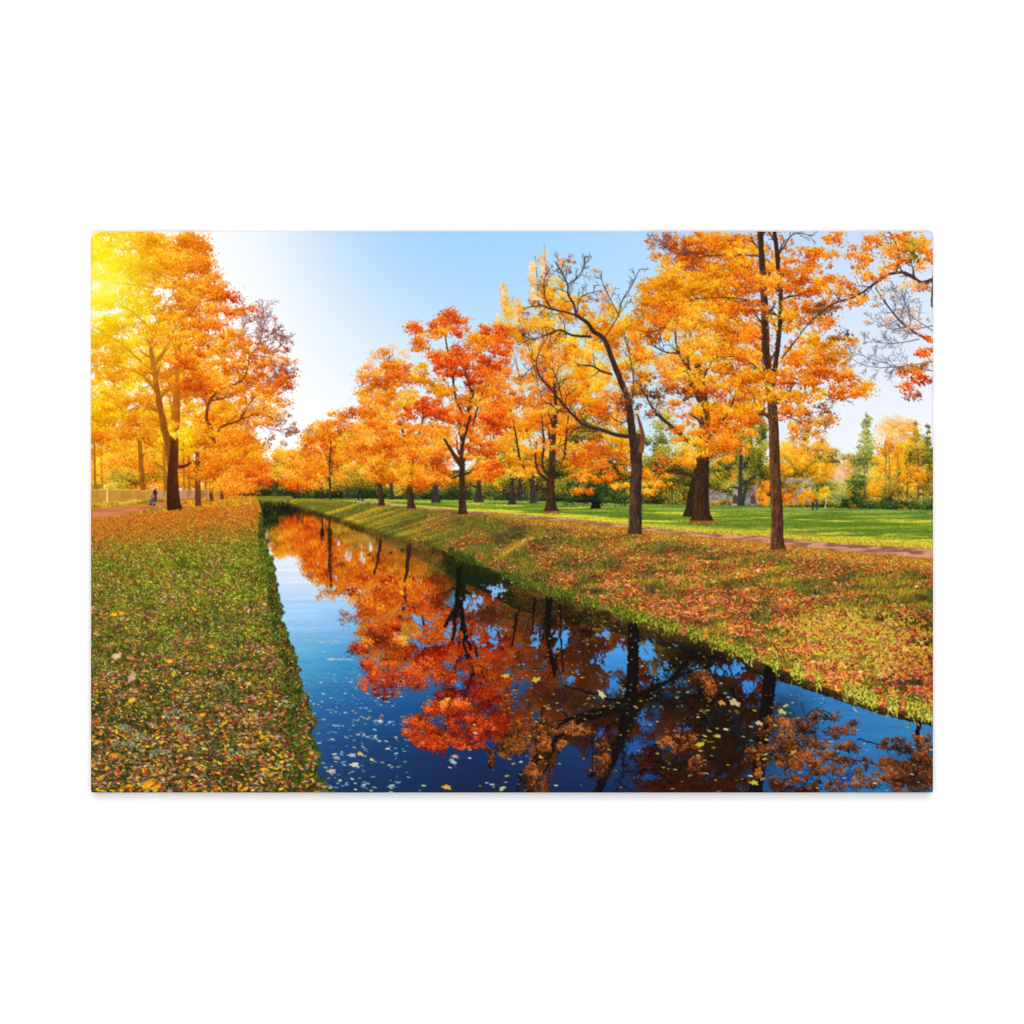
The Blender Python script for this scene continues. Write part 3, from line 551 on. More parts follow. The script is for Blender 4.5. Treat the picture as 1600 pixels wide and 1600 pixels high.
# big tree behind, right
rec(1556+150)
T, TT = tree('massive trunk under a dense golden crown right of the bare tree')
foliage([(1080, 440, 60, 50, 'gold', 1), (1040, 470, 50, 44, 'gold', 1.1), (1020, 510, 34, 30, 'gold', .9), (1100, 400, 70, 40, 'orange', .8), (1060, 520, 50, 34, 'orange', .7), (1120, 480, 60, 60, 'gold', 1.2), (1160, 420, 50, 50, 'orange', .9), (1150, 540, 50, 50, 'orange', 1.1), (1100, 560, 50, 40, 'gold', .9), (1060, 590, 44, 26, 'orange', .8),
         (1110, 620, 60, 40, 'orange', 1), (1060, 650, 40, 24, 'orange', .6), (1140, 660, 50, 34, 'orange', 1), (1105, 690, 46, 26, 'orange', 1), (1180, 610, 34, 60, 'orange', 1)], T, 1.7, .68, (14, 6), -.10)
TS = part('printed_trunk', 'shaded second trunk left of the massive one')
stroke([(1078, 806), (1082, 770), (1088, 735)], 16, 9, TS, [(30, 24, 20), (66, 48, 34), (104, 76, 50)], flare=.5)
twigs([(1096, 813), (1096, 770), (1098, 720), (1102, 670), (1098, 620), (1090, 570)], 27, 10, TT, [(30, 20, 14), (84, 56, 32), (150, 104, 58)], 5, 60, .7, 2, lit=-.3, t0=.5, flare=.45)
for P, w in (([(1092, 744), (1074, 741), (1056, 734), (1040, 737)], 8), ([(1094, 700), (1070, 685), (1048, 665), (1025, 645), (1010, 620), (1000, 600)], 7), ([(1092, 742), (1070, 742), (1055, 736), (1042, 738)], 5), ([(1100, 690), (1120, 670), (1140, 640), (1150, 610)], 7), ([(1100, 640), (1080, 600), (1075, 560), (1078, 520)], 6), ([(1096, 600), (1060, 550), (1056, 500)], 4), ([(1060, 552), (1040, 550), (1020, 540)], 3), ([(1055, 500), (1030, 515), (1010, 520)], 2.5)):
    twigs(P, w, 1.2, TT, BARK, 6, 36, .6, 2)
foliage([(1080, 400, 60, 20, 'orange', .8), (1120, 380, 60, 20, 'orange', 1), (1050, 450, 50, 22, 'gold', 1), (1035, 480, 40, 18, 'gold', .9), (1090, 430, 50, 22, 'gold', 1), (1030, 505, 26, 12, 'orange', .9), (1060, 480, 46, 18, 'orange', .8), (1110, 470, 50, 22, 'gold', 1.1), (1080, 505, 40, 14, 'gold', .7), (1035, 565, 26, 12, 'orange', .9), (1060, 585, 30, 12, 'gold', .9), (1100, 545, 40, 22, 'gold', .9), (1080, 610, 40, 14, 'orange', .7), (1130, 590, 50, 22, 'gold', .8),
         (1110, 640, 40, 14, 'gold', .8), (1060, 675, 30, 12, 'orange', .5), (1130, 680, 50, 14, 'orange', 1), (1095, 700, 36, 14, 'gold', 1), (1090, 715, 26, 8, 'gold', .9), (1150, 700, 36, 10, 'orange', .7), (1050, 722, 40, 7, 'orange', .8), (1020, 735, 26, 9, 'orange', .6), (1015, 760, 34, 12, 'gold', .9), (1020, 745, 30, 9, 'gold', .5), (1000, 640, 30, 18, 'violet', .35), (1040, 620, 40, 16, 'brown', .5)], T, 1.7, 1.05, (13, 4.6), -.02, contrast=1.15)
# overhanging violet twigs at the top
twigs([(1110, 400), (1070, 392), (1040, 385), (1015, 372)], 1.6, .5, TT, [(60, 40, 50), (90, 60, 70), (120, 84, 84)], 12, 26, .8, 2)
foliage([(1030, 378, 24, 14, 'violet', .5), (1050, 392, 30, 12, 'violet', .35), (1020, 400, 14, 8, 'pink', .3), (1045, 366, 16, 6, 'violet', .5), (1015, 376, 6, 4, 'violet', 1)], T, 1.6, 1, (7, 4), -.1)
# broken-topped tree with bare limbs
rec(1556+236)
T, TT = tree('nearly bare tree with broken top and dark sweeping limb')
BB = [(30, 20, 22), (66, 44, 40), (112, 78, 58)]
NB = [(44, 28, 30), (78, 52, 44), (120, 86, 66)]
main = [(990, 695), (986, 660), (981, 625), (968, 590), (956, 560), (944, 530), (928, 518), (918, 505), (903, 494)]
twigs([(992, 834), (993, 790), (994, 745), (996, 700), (1000, 680)], 21, 16, TT, [(38, 26, 20), (96, 68, 50), (176, 134, 94)], 0, 0, 0, 0, lit=-.45, wob=1.5, flare=.15)
stroke([(1001, 706), (1004, 684), (1000, 662), (996, 648)], 10, 3, TT, [(84, 50, 32), (140, 92, 60), (196, 140, 94)])
stroke([(992, 722), (991, 700)]+main, 14, 5, TT, [(36, 24, 22), (78, 52, 42), (136, 98, 70)], .3)
for P, w, n, L in (([(992, 683), (965, 680), (940, 672), (915, 665), (897, 650), (880, 632), (862, 610), (845, 590), (838, 570), (842, 550)], 6.5, 14, 40),
                 ([(956, 585), (940, 580), (925, 572), (902, 570)], 3.5, 4, 24), ([(922, 526), (895, 524), (875, 516), (855, 523), (832, 530), (815, 522)], 4, 10, 32),
                 ([(903, 494), (885, 488), (862, 483), (846, 478), (825, 480)], 3, 9, 28), ([(901, 494), (896, 475), (888, 460), (887, 445), (880, 430), (868, 410)], 3.4, 10, 30),
                 ([(887, 445), (900, 435), (912, 420), (915, 400)], 2, 8, 22), ([(901, 490), (905, 470), (915, 460), (935, 455)], 2, 8, 20), ([(938, 535), (950, 520), (965, 495), (972, 470), (985, 450), (1000, 420)], 2, 8, 26), ([(968, 495), (955, 470), (945, 450), (937, 430)], 1.5, 7, 20),
                 ([(862, 483), (852, 465), (850, 440), (858, 420)], 2, 8, 24), ([(975, 610), (968, 630), (966, 645)], 2, 3, 12), ([(984, 650), (975, 660), (960, 655), (948, 640)], 2.5, 4, 20), ([(838, 570), (825, 580), (815, 590)], 1.8, 5, 24), ([(842, 548), (850, 535), (856, 525)], 1.4, 5, 24), ([(985, 640), (990, 600), (985, 560), (975, 520)], 2, 8, 30), ([(880, 632), (872, 600), (862, 570)], 2, 6, 26)):
    twigs(P, w, 1.0, TT, NB, n, L, .75, 2)
foliage([(845, 470, 20, 12, 'violet', .22), (828, 492, 18, 12, 'violet', .3), (900, 410, 22, 18, 'violet', .18), (915, 465, 24, 10, 'violet', .2), (835, 520, 24, 14, 'violet', .3), (868, 420, 20, 20, 'violet', .14), (925, 425, 14, 14, 'brown', .1), (930, 590, 30, 16, 'orange', .4), (985, 620, 26, 24, 'brown', .4), (940, 640, 30, 14, 'orange', .4), (880, 560, 30, 20, 'orange', .25), (1008, 600, 26, 20, 'brown', .4)], T, 1.4, 1, (8, 4), 0)
# near tree
rec(1556+340)
T, TT = tree('nearest tall tree with twin leaders and long straight trunk at right')
foliage([(1200, 400, 70, 36, 'orange', .8), (1150, 450, 60, 40, 'orange', .8), (1260, 450, 60, 44, 'orange', .85), (1220, 520, 70, 50, 'orange', .8), (1180, 580, 50, 34, 'orange', .8), (1270, 560, 60, 34, 'orange', .8), (1230, 610, 60, 30, 'orange', .7)], T, 2.0, .52, (15, 6), -.12)
twigs([(1215, 858), (1214, 800), (1211, 740), (1209, 680), (1206, 625), (1200, 590), (1197, 560), (1195, 500), (1192, 430), (1187, 355)], 20, 9, TT, [(44, 26, 18), (120, 76, 46), (206, 146, 92)], 10, 60, .8, 2, lit=-.5, t0=.35, flare=.35)
twigs([(1208, 600), (1213, 560), (1217, 520), (1220, 470), (1216, 410), (1209, 355)], 8, 6, TT, BARK, 10, 55, .8, 2, lit=-.4)
for P in ([(1200, 590), (1160, 560), (1120, 558)], [(1195, 480), (1150, 466), (1085, 466)], [(1190, 400), (1140, 398), (1090, 402), (1080, 412)], [(1190, 530), (1160, 520), (1130, 535)], [(1225, 600), (1260, 600), (1300, 622), (1330, 620)], [(1222, 560), (1260, 510), (1290, 480), (1320, 470)], [(1205, 640), (1240, 655), (1260, 665)], [(1222, 390), (1240, 366), (1270, 368)]):
    twigs(P, 2.6, .7, TT, NB, 7, 34, .6, 2)
foliage([(1120, 375, 40, 12, 'orange', 1), (1160, 390, 40, 14, 'gold', .9), (1140, 420, 44, 14, 'gold', .9), (1170, 440, 34, 14, 'orange', 1), (1110, 450, 30, 12, 'gold', .8), (1240, 415, 44, 14, 'orange', 1), (1280, 395, 34, 12, 'orange', .9), (1305, 372, 28, 12, 'orange', .7), (1230, 440, 40, 12, 'orange', 1), (1265, 450, 40, 14, 'orange', 1), (1300, 440, 30, 16, 'orange', .8), (1325, 455, 24, 12, 'orange', .8), (1160, 480, 40, 14, 'orange', .9), (1260, 480, 44, 14, 'orange', .9), (1230, 505, 30, 16, 'gold', .9),
         (1300, 480, 34, 12, 'brown', .5), (1280, 505, 30, 12, 'orange', .7), (1170, 525, 40, 14, 'orange', 1), (1130, 505, 30, 12, 'gold', .7), (1275, 535, 40, 14, 'gold', 1), (1150, 555, 50, 14, 'orange', 1), (1260, 560, 44, 16, 'orange', 1.1), (1300, 560, 34, 12, 'gold', .9), (1340, 533, 20, 8, 'orange', .9), (1310, 525, 26, 8, 'brown', .6), (1180, 585, 50, 14, 'gold', 1), (1240, 590, 50, 14, 'orange', 1.1), (1300, 585, 44, 14, 'orange', 1.1), (1340, 605, 26, 10, 'orange', 1.1), (1320, 612, 34, 12, 'orange', 1), (1190, 615, 44, 12, 'gold', 1), (1250, 618, 44, 12, 'gold', 1), (1280, 640, 30, 10, 'brown', .6), (1240, 645, 30, 14, 'orange', .9), (1270, 655, 34, 10, 'orange', .6), (1250, 668, 36, 8, 'orange', .6), (1285, 660, 20, 10, 'brown', .5), (1150, 645, 40, 14, 'orange', .9), (1175, 640, 24, 10, 'gold', .8), (1130, 660, 40, 10, 'orange', .7)], T, 1.9, 1.0, (13, 4.2), -.01, contrast=1.15)
for P in ([(1196, 560), (1194, 500)], [(1216, 540), (1219, 500)], [(1191, 420), (1187, 356)], [(1216, 420), (1209, 356)], [(1200, 575), (1194, 530)]): stroke(P, 9 if P[0][0] < 1204 else 6, 7 if P[0][0] < 1204 else 5, TT, BARK, -.3)
foliage([(1192, 452, 20, 9, 'orange', .8), (1215, 440, 14, 8, 'orange', .7)], T, 2, 1, (12, 5), .04)
# overhanging boughs, right edge
rec(1556+420)
T, TT = tree('boughs of a tree beyond the right edge hanging into the picture')
NV = [(50, 34, 34), (90, 56, 44), (130, 84, 60)]
twigs([(1462, 436), (1440, 442), (1425, 432), (1410, 425)], 7, 5, TT, NV, 4, 30, .8, 2)
twigs([(1410, 425), (1385, 430), (1360, 448), (1335, 464), (1300, 476), (1270, 500)], 4, 1.4, TT, NV, 10, 34, .8, 2)
twigs([(1400, 425), (1405, 400), (1395, 372), (1385, 358)], 3, 1.5, TT, NV, 7, 34, .8, 2)
twigs([(1462, 536), (1430, 520), (1405, 500), (1385, 475), (1368, 450)], 4, 1.4, TT, [(60, 52, 66), (96, 80, 86), (130, 100, 96)], 12, 36, .9, 2)
twigs([(1462, 400), (1456, 470), (1458, 480)], 4, 2, TT, NV, 3, 20, .8, 1)
for P in ([(1462, 508), (1430, 514), (1400, 516), (1360, 498)], [(1436, 530), (1400, 536), (1350, 534)], [(1462, 565), (1410, 572), (1370, 574), (1340, 566), (1315, 545)], [(1462, 580), (1400, 572), (1330, 550)], [(1405, 500), (1414, 470), (1395, 450)], [(1462, 520), (1420, 490), (1400, 460)]):
    twigs(P, 1.6, .6, TT, [(70, 66, 82), (104, 94, 104), (140, 124, 124)], 12, 28, .8, 2)
foliage([(1380, 380, 40, 16, 'orange', .7), (1350, 395, 26, 20, 'orange', .6), (1400, 400, 34, 22, 'orange', .6), (1430, 375, 34, 16, 'orange', .8), (1445, 400, 20, 30, 'orange', .7), (1360, 425, 30, 14, 'orange', .6), (1425, 390, 14, 20, 'olive', .9), (1340, 420, 14, 14, 'pink', .4), (1420, 445, 34, 8, 'pale', .5), (1445, 450, 16, 14, 'pink', .5), (1340, 470, 24, 9, 'orange', .7), (1380, 460, 40, 20, 'pink', .1), (1400, 500, 50, 20, 'pink', .12), (1440, 500, 20, 30, 'pink', .2),
         (1445, 550, 20, 12, 'red', .7), (1435, 570, 26, 8, 'brown', .6), (1430, 585, 26, 9, 'red', .8), (1445, 595, 20, 10, 'red', .8), (1425, 605, 24, 7, 'red', .7), (1430, 618, 22, 6, 'violet', .5), (1450, 530, 10, 8, 'red', .7), (1412, 580, 14, 6, 'brown', .5)], T, 2.0, 1.1, (12, 4), 0)

# ================= left trees
rec(None)
T, TT = tree('far left trunk beside the fence under yellow leaves')
twigs([(224, 764), (221, 735), (220, 715), (218, 690)], 9, 6, TT, [(84, 50, 14), (140, 90, 26), (190, 130, 50)], 3, 20, .6, 1)
T, TT = tree('pale forked trunk behind the great left tree')
twigs([(259, 765), (258, 735), (245, 726), (238, 712)], 6, 3, TT, [(110, 74, 24), (160, 108, 34), (200, 146, 60)], 4, 24, .6, 2)
for (x, yb, w, lab) in ((347, 778, 5, 'smallest and farthest trunk of the left row'), (331, 782, 7, 'small dark trunk, third in the left row'), (310, 789, 10, 'dark trunk just right of the great left tree')):
    T, TT = tree(lab)
    twigs([(x, yb), (x-1, 765), (x-1, 735), (x-2, 700)], w, w*.5, TT, [(60, 36, 12), (100, 62, 24), (150, 96, 40)], 5, 26, .6, 1, lit=.4)
    foliage([(x+5, 737+(x-310)*.4, 22, 12, 'orange', 1)], T, 1.6, 1, (12, 5), .08)
T, TT = tree('orange tree with dark twisting limbs leaning over the canal at left')
foliage([(365, 715, 50, 44, 'orange', 1.3), (390, 740, 40, 30, 'orange', 1.2), (345, 670, 44, 40, 'orange', 1.1), (350, 620, 40, 40, 'orange', .7), (330, 590, 40, 50, 'orange', .7), (400, 630, 40, 40, 'orange', .5), (415, 590, 36, 34, 'orange', .4), (432, 560, 30, 44, 'violet', .30), (408, 520, 34, 36, 'violet', .26), (420, 575, 34, 40, 'red', .22), (440, 680, 26, 22, 'brown', .2), (360, 580, 40, 50, 'orange', .5)], T, 1.6, 1.05, (13, 5), .03)
for P, w, n, L in (([(334, 690), (330, 670), (323, 655), (324, 640), (328, 626), (340, 612), (352, 605), (368, 600), (382, 590), (388, 570), (390, 555)], 6, 8, 26), ([(334, 685), (345, 668), (365, 660), (376, 655), (384, 640), (398, 620)], 4, 7, 30), ([(376, 655), (400, 648), (425, 652)], 2.5, 6, 24), ([(330, 626), (350, 622), (360, 620)], 3, 4, 18),
                 ([(390, 556), (400, 545), (408, 530), (408, 505), (412, 480)], 2.2, 14, 34), ([(382, 560), (376, 530), (385, 500)], 1.8, 12, 30), ([(395, 555), (420, 560), (440, 585)], 1.6, 12, 30), ([(408, 530), (430, 520), (448, 530)], 1.5, 12, 26), ([(388, 598), (410, 600), (440, 590)], 1.5, 8, 26), ([(345, 735), (370, 728), (380, 712)], 2, 4, 18), ([(400, 660), (430, 672), (455, 668)], 1.2, 8, 22)):
    twigs(P, w, 1, TT, [(70, 26, 20), (110, 52, 28), (150, 84, 40)] if w > 2.4 else [(90, 56, 64), (136, 88, 84), (176, 116, 96)], n, L, .7, 2)
foliage([(375, 690, 30, 14, 'orange', 1), (350, 715, 40, 16, 'orange', 1.1), (395, 735, 34, 16, 'orange', 1.1), (365, 755, 44, 14, 'orange', 1.1), (410, 745, 24, 14, 'red', .7), (380, 710, 34, 14, 'gold', .9), (405, 690, 12, 12, 'orange', .7), (408, 640, 24, 9, 'orange', .8), (420, 615, 26, 10, 'orange', .7), (450, 595, 14, 14, 'red', .45), (430, 560, 20, 12, 'orange', .3), (440, 630, 12, 12, 'orange', .5), (355, 640, 24, 12, 'gold', .9), (360, 570, 34, 10, 'orange', .8), (340, 600, 34, 12, 'orange', .8), (395, 585, 12, 14, 'orange', .7), (445, 660, 20, 22, 'brown', .3), (400, 560, 26, 20, 'orange', .5), (385, 530, 20, 20, 'orange', .3), (420, 600, 34, 14, 'orange', .6), (400, 665, 26, 10, 'orange', .6), (345, 520, 24, 12, 'orange', .7), (375, 555, 30, 12, 'orange', .6), (432, 690, 16, 12, 'brown', .10), (425, 575, 34, 44, 'red', .10), (350, 540, 24, 12, 'gold', .7)], T, 1.6, 1.1, (12, 4.5), .05)
# large left tree
T, TT = tree('great glowing yellow and orange tree with dark forked trunk at left')
foliage([(200, 400, 80, 44, 'gold', 1.0), (270, 400, 50, 44, 'orange', 1.0), (190, 460, 60, 26, 'yellow', .9), (290, 410, 40, 44, 'orange', 1.1), (280, 460, 50, 30, 'orange', .8), (320, 460, 40, 24, 'orange', .8), (200, 530, 70, 34, 'gold', .6), (300, 510, 50, 34, 'orange', .9), (180, 590, 50, 30, 'gold', .6), (270, 560, 50, 34, 'orange', .7), (290, 600, 40, 34, 'orange', .9), (160, 640, 40, 40, 'yellow', 1)], T, 1.8, .85, (16, 6), .0)
YB = [(130, 66, 16), (184, 104, 26), (220, 140, 44)]
twigs([(265, 700), (255, 660), (247, 620), (242, 585), (236, 550), (238, 520)], 14, 5, TT, [(90, 46, 22), (150, 88, 34), (196, 128, 56)], 10, 60, .8, 2, lit=-.3, t0=.3)
twigs([(268, 690), (272, 640), (277, 590), (280, 540)], 9, 5, TT, YB, 8, 50, .7, 2)
for P in ([(240, 580), (215, 560), (180, 530), (145, 510)], [(242, 600), (210, 580), (170, 570), (142, 572)], [(246, 560), (262, 540), (275, 510), (300, 480), (310, 470)], [(240, 520), (210, 490), (180, 470)], [(240, 450), (210, 445), (160, 440)], [(248, 640), (225, 630), (190, 650)], [(250, 660), (232, 650), (228, 620)], [(236, 540), (250, 500), (262, 470), (290, 450)]):
    twigs(P, 3, .8, TT, YB, 9, 36, .7, 2)
foliage([(165, 390, 30, 20, 'yellow', 1), (205, 375, 40, 16, 'gold', 1), (250, 385, 44, 20, 'orange', 1), (300, 375, 20, 16, 'orange', 1.2), (305, 395, 26, 16, 'orange', 1.1), (270, 410, 40, 16, 'orange', 1), (210, 415, 50, 16, 'gold', 1), (316, 415, 22, 12, 'orange', 1.1), (250, 435, 50, 12, 'orange', 1), (165, 425, 30, 14, 'yellow', 1), (325, 440, 20, 16, 'orange', 1.1), (300, 450, 24, 14, 'orange', .8), (345, 466, 26, 9, 'orange', 1), (335, 480, 22, 9, 'orange', 1), (365, 465, 16, 7, 'red', .9), (385, 482, 18, 7, 'red', .9), (372, 490, 16, 5, 'orange', .6), (352, 490, 14, 10, 'red', .9),
         (160, 470, 22, 16, 'yellow', 1), (180, 500, 40, 12, 'yellow', .8), (270, 490, 40, 12, 'orange', .8), (290, 470, 26, 12, 'orange', .8), (315, 505, 40, 9, 'orange', 1.1), (330, 510, 24, 8, 'red', .7), (220, 510, 40, 9, 'orange', .6), (160, 530, 30, 14, 'gold', .8), (255, 530, 30, 10, 'orange', .7), (300, 530, 34, 12, 'orange', 1), (355, 520, 24, 7, 'orange', .8), (370, 535, 22, 8, 'orange', .7), (290, 560, 30, 16, 'red', .8), (315, 580, 30, 14, 'orange', 1), (310, 600, 30, 14, 'red', .7), (170, 560, 40, 9, 'orange', .9), (210, 620, 50, 12, 'orange', .6), (180, 680, 40, 12, 'orange', .6), (200, 720, 50, 12, 'orange', .5), (230, 650, 30, 12, 'gold', .7), (180, 585, 40, 10, 'orange', .7), (230, 575, 26, 8, 'orange', .5), (270, 600, 20, 12, 'orange', .5), (280, 680, 34, 14, 'yellow', .9), (320, 680, 24, 14, 'gold', .9), (295, 700, 24, 14, 'yellow', .9)], T, 1.8, 1.15, (14, 4.5), .0)
stroke([(272, 730), (274, 690), (277, 650), (279, 610)], 13, 7, TT, [(110, 52, 18), (160, 90, 32), (206, 130, 50)], -.2)
stroke([(268, 730), (264, 700), (257, 670), (249, 630), (244, 600)], 14, 7, TT, [(70, 34, 16), (124, 70, 28), (180, 112, 48)], -.2)
stroke([(273, 798), (270, 770), (270, 740), (272, 700), (271, 684)], 23, 11, TT, [(14, 8, 8), (50, 28, 16), (120, 76, 38)], .5, 1.2, flare=.12)
stroke([(276, 730), (290, 728), (298, 723)], 6, 3, TT, [(30, 14, 10), (70, 38, 20), (130, 80, 40)])
rec(None)
# a leafy spray crossing the fork
foliage([(284, 676, 20, 8, 'yellow', .9), (272, 664, 14, 6, 'gold', .6), (258, 640, 14, 5, 'gold', .4)], T, 1.6, 1.1, (8, 4), .05)
for (fx, fy, w) in ((722, 803, 9), (993, 834, 14), (1096, 813, 20), (1214, 858, 15), (861, 798, 12), (643, 794, 8), (596, 789, 6), (271, 797, 16)):
    n = int(26*w); x = fx+rng.normal(0, w*.75, n); y = fy+1+np.abs(rng.normal(0, .16*w, n))-.5*(rng.random(n) < .3)
    o = np.argsort(y); LAWN_ = RBANK if fx not in (1096, 861) and fx > 400 else (LBANK if fx < 400 else LAWN)
    groundleaves(x[o], y[o], persp(y[o]), LAWN_, np.array([(214, 140, 50), (180, 96, 40), (120, 80, 40), (90, 84, 34), (226, 170, 60)], np.float32) if fx > 400 else np.array([(240, 140, 36), (226, 110, 30), (250, 170, 50)], np.float32), scale=.9)
# people
P1 = part('printed_person', 'dark clothed person pushing a stroller on the left path'); ST = part('printed_stroller', 'small dark stroller on the left path')
raster([242.5, 242.3, 242.6], [765.5, 770, 778], [1.6, 3.6, 2.6], [1.9, 4.6, 7], 0, [(90, 60, 44), (40, 34, 44), (34, 32, 46)], P1)
raster([238.5, 237, 236, 241, 239], [776, 783, 788, 789, 781], [3.6, 4.4, 1.8, 1.8, 4], [2.6, 3.4, 1.8, 1.8, 2], 0, [(150, 90, 70), (70, 84, 130), (30, 28, 34), (30, 28, 34), (50, 56, 90)], ST)
P2 = part('printed_person', 'one of two tiny walkers on the far right bank path'); P3 = part('printed_person', 'one of two tiny walkers in blue on the far lawn at right')
raster([560, 560, 566.5, 566.5], [774, 779, 775, 780], [1.3, 1.1, 1.4, 1.2], [2.6, 3.2, 2.4, 3], 0, [(36, 40, 66), (26, 28, 40), (40, 36, 60), (24, 24, 40)], P2)
raster([1270, 1270, 1276.5, 1276.5, 1270, 1276], [788, 794, 788, 794, 784, 784], [2, 1.6, 2.2, 1.8, 1.1, 1.1], [3.4, 3.2, 3.2, 3.4, 1.2, 1.2], 0, [(40, 44, 60), (36, 40, 66), (60, 50, 60), (50, 80, 130), (120, 80, 60), (120, 80, 60)], P3)
# warm leaves at the trunk feet on the left
x = rng.uniform(256, 345, 700); y = 798+np.abs(rng.normal(0, 4, 700))-(x-262)*.13
groundleaves(x, y, persp(y), LBANK, np.array([(250, 150, 30), (255, 176, 50), (236, 120, 30)], np.float32), scale=.9)
# ================= the canal: mirrored boughs, sky and floating leaves
cs = [(402, 784), (444, 784), (452, 786)]+shore[1:]+[(1460, 1130), (1460, 1242), (490, 1242)]
cs += [(470, 1239), (470, 1190), (466, 1151), (460, 1115), (454, 1086), (444, 1060), (438, 1020), (428, 985), (426, 955), (420, 925), (420, 885), (408, 850), (406, 800), (404, 788)]
m = inpoly(cs) & ((IDB == SKY) | (IDB == WATER) | ((IDB == LAWN) & (XX < 460) & (YY > 784)))
m |= inpoly(cs) & (IDB != LBANK) & (IDB != RBANK) & (YY > 786)
MASK = m.reshape(-1)
wgx = [400, 470, 540, 620, 760, 950, 1150, 1300, 1458]
wgy = [784, 850, 900, 960, 1040, 1110, 1180, 1239]
WG = [[(60,70,50),(150,120,60),(120,110,60),(120,110,60),(110,130,150),(90,120,150),(60,110,170),(70,130,190),(80,140,200)],
      [(226,234,250),(232,238,250),(224,232,246),(214,226,244),(130,170,210),(90,140,190),(70,130,190),(80,140,210),(80,140,210)],
      [(214,230,250),(220,232,251),(214,228,250),(190,214,244),(110,160,215),(80,140,205),(70,140,205),(80,145,215),(80,145,215)],
      [(160,204,246),(158,202,246),(146,192,240),(120,172,230),(90,150,215),(60,140,210),(56,130,205),(70,145,215),(80,150,220)],
      [(110,170,226),(84,152,216),(62,134,204),(54,120,190),(52,110,185),(44,116,190),(44,110,186),(60,130,205),(70,140,212)],
      [(70,120,180),(52,104,170),(38,92,160),(30,80,148),(28,66,130),(30,76,140),(34,88,160),(50,116,192),(64,130,200)],
      [(50,90,150),(40,78,136),(30,66,124),(26,56,112),(22,44,98),(26,54,110),(30,74,140),(44,108,184),(56,120,190)],
      [(40,66,120),(32,58,106),(26,50,98),(24,46,92),(20,36,78),(20,40,90),(28,66,130),(40,104,176),(48,110,180)]]
WG = [[(r*.95+3, min(255, g*1.02+2), b*.91+3) for (r, g, b) in row] if i > 3 else row for i, row in enumerate(WG)]
wc = grid(wgx, wgy, WG, XX, YY)
BUF[m] = wc[m]; IDB[m] = WATER
def darkness(y): return np.interp(y, [790, 900, 1000, 1120, 1240], [.94, .88, .74, .62, .52])
# dense wood reflected close to the far shore
fill([(408, 786), (450, 786), (560, 822), (700, 862), (900, 936), (1100, 1000), (1130, 1020), (1010, 1060), (900, 1000), (740, 930), (600, 890), (480, 850), (440, 830), (420, 800)],
     lambda x, y: ramp(.15+.7*fbm(x/9, y/34, 5, 4), [(34, 40, 20), (90, 74, 24), (170, 118, 34), (210, 160, 60)]), WATER)
for (S, x, y, rx, ry, a, c, lb) in REC:
    yy = S-y
    k = (yy > 780) & (yy < 1246)
    if not k.any(): continue
    x, yy, rx, ry, a, c, lb = x[k].copy(), yy[k], rx[k], ry[k], a[k], c[k], lb[k]
    d = darkness(yy)[:, None]
    g = (c/255.0)**(1.12 if S < 1630 else 1.38)
    # the reflected side of the leaves is the shaded underside on the near trees
    sf = np.clip((x-760)/150, 0, 1)*np.clip((x-760)/150, 0, 1)*(S > 1620)*np.clip((1500-x)/200, .6, 1)
    shade = 1-.52*sf[:, None]*np.array([[.86, 1, 1]])
    if S > 1880: x = x-10-(yy-1040)*.09
    elif S > 1780: x = x-(yy-960)*.07
    lum = g.mean(1, keepdims=True)
    cc = 255*g*d*shade*np.array([1.0, .90, .75] if S < 1630 else [1.02, .86, .74], np.float32)
    cc = np.clip(cc, 0, 255)
    raster(x+rng.normal(0, .35, len(x)), yy+rng.normal(0, .6, len(x)), rx*.85, ry*1.35, -a*.6, cc, WATER, lobe=0, rec=False)
# reflected bank: brown green band hugging the right shore
n = 42000
sx = np.array([p[0] for p in shore]); sy_ = np.array([p[1] for p in shore])
x = 452+1006*rng.random(n); s0 = np.interp(x, sx, sy_)
wd = np.interp(x, [452, 560, 700, 800, 900, 1050, 1150, 1280, 1458], [5, 10, 34, 44, 34, 30, 26, 16, 14])
f = rng.random(n)**1.2; y = s0+f*wd-1
pal = ramp(.55*rng.random(n)+.5*(fbm(x/20, y/10, 91, 3)-.3)-.25*f*(x > 700), [(16, 16, 10), (58, 44, 18), (110, 76, 26), (150, 120, 36), (120, 124, 40)])
gr = ((x > 690) & (x < 800))[:, None]; pal = np.where(gr, pal*np.array([.55, .8, .6]), pal)
raster(x, y, 1.6, .6, .35, pal, WATER)
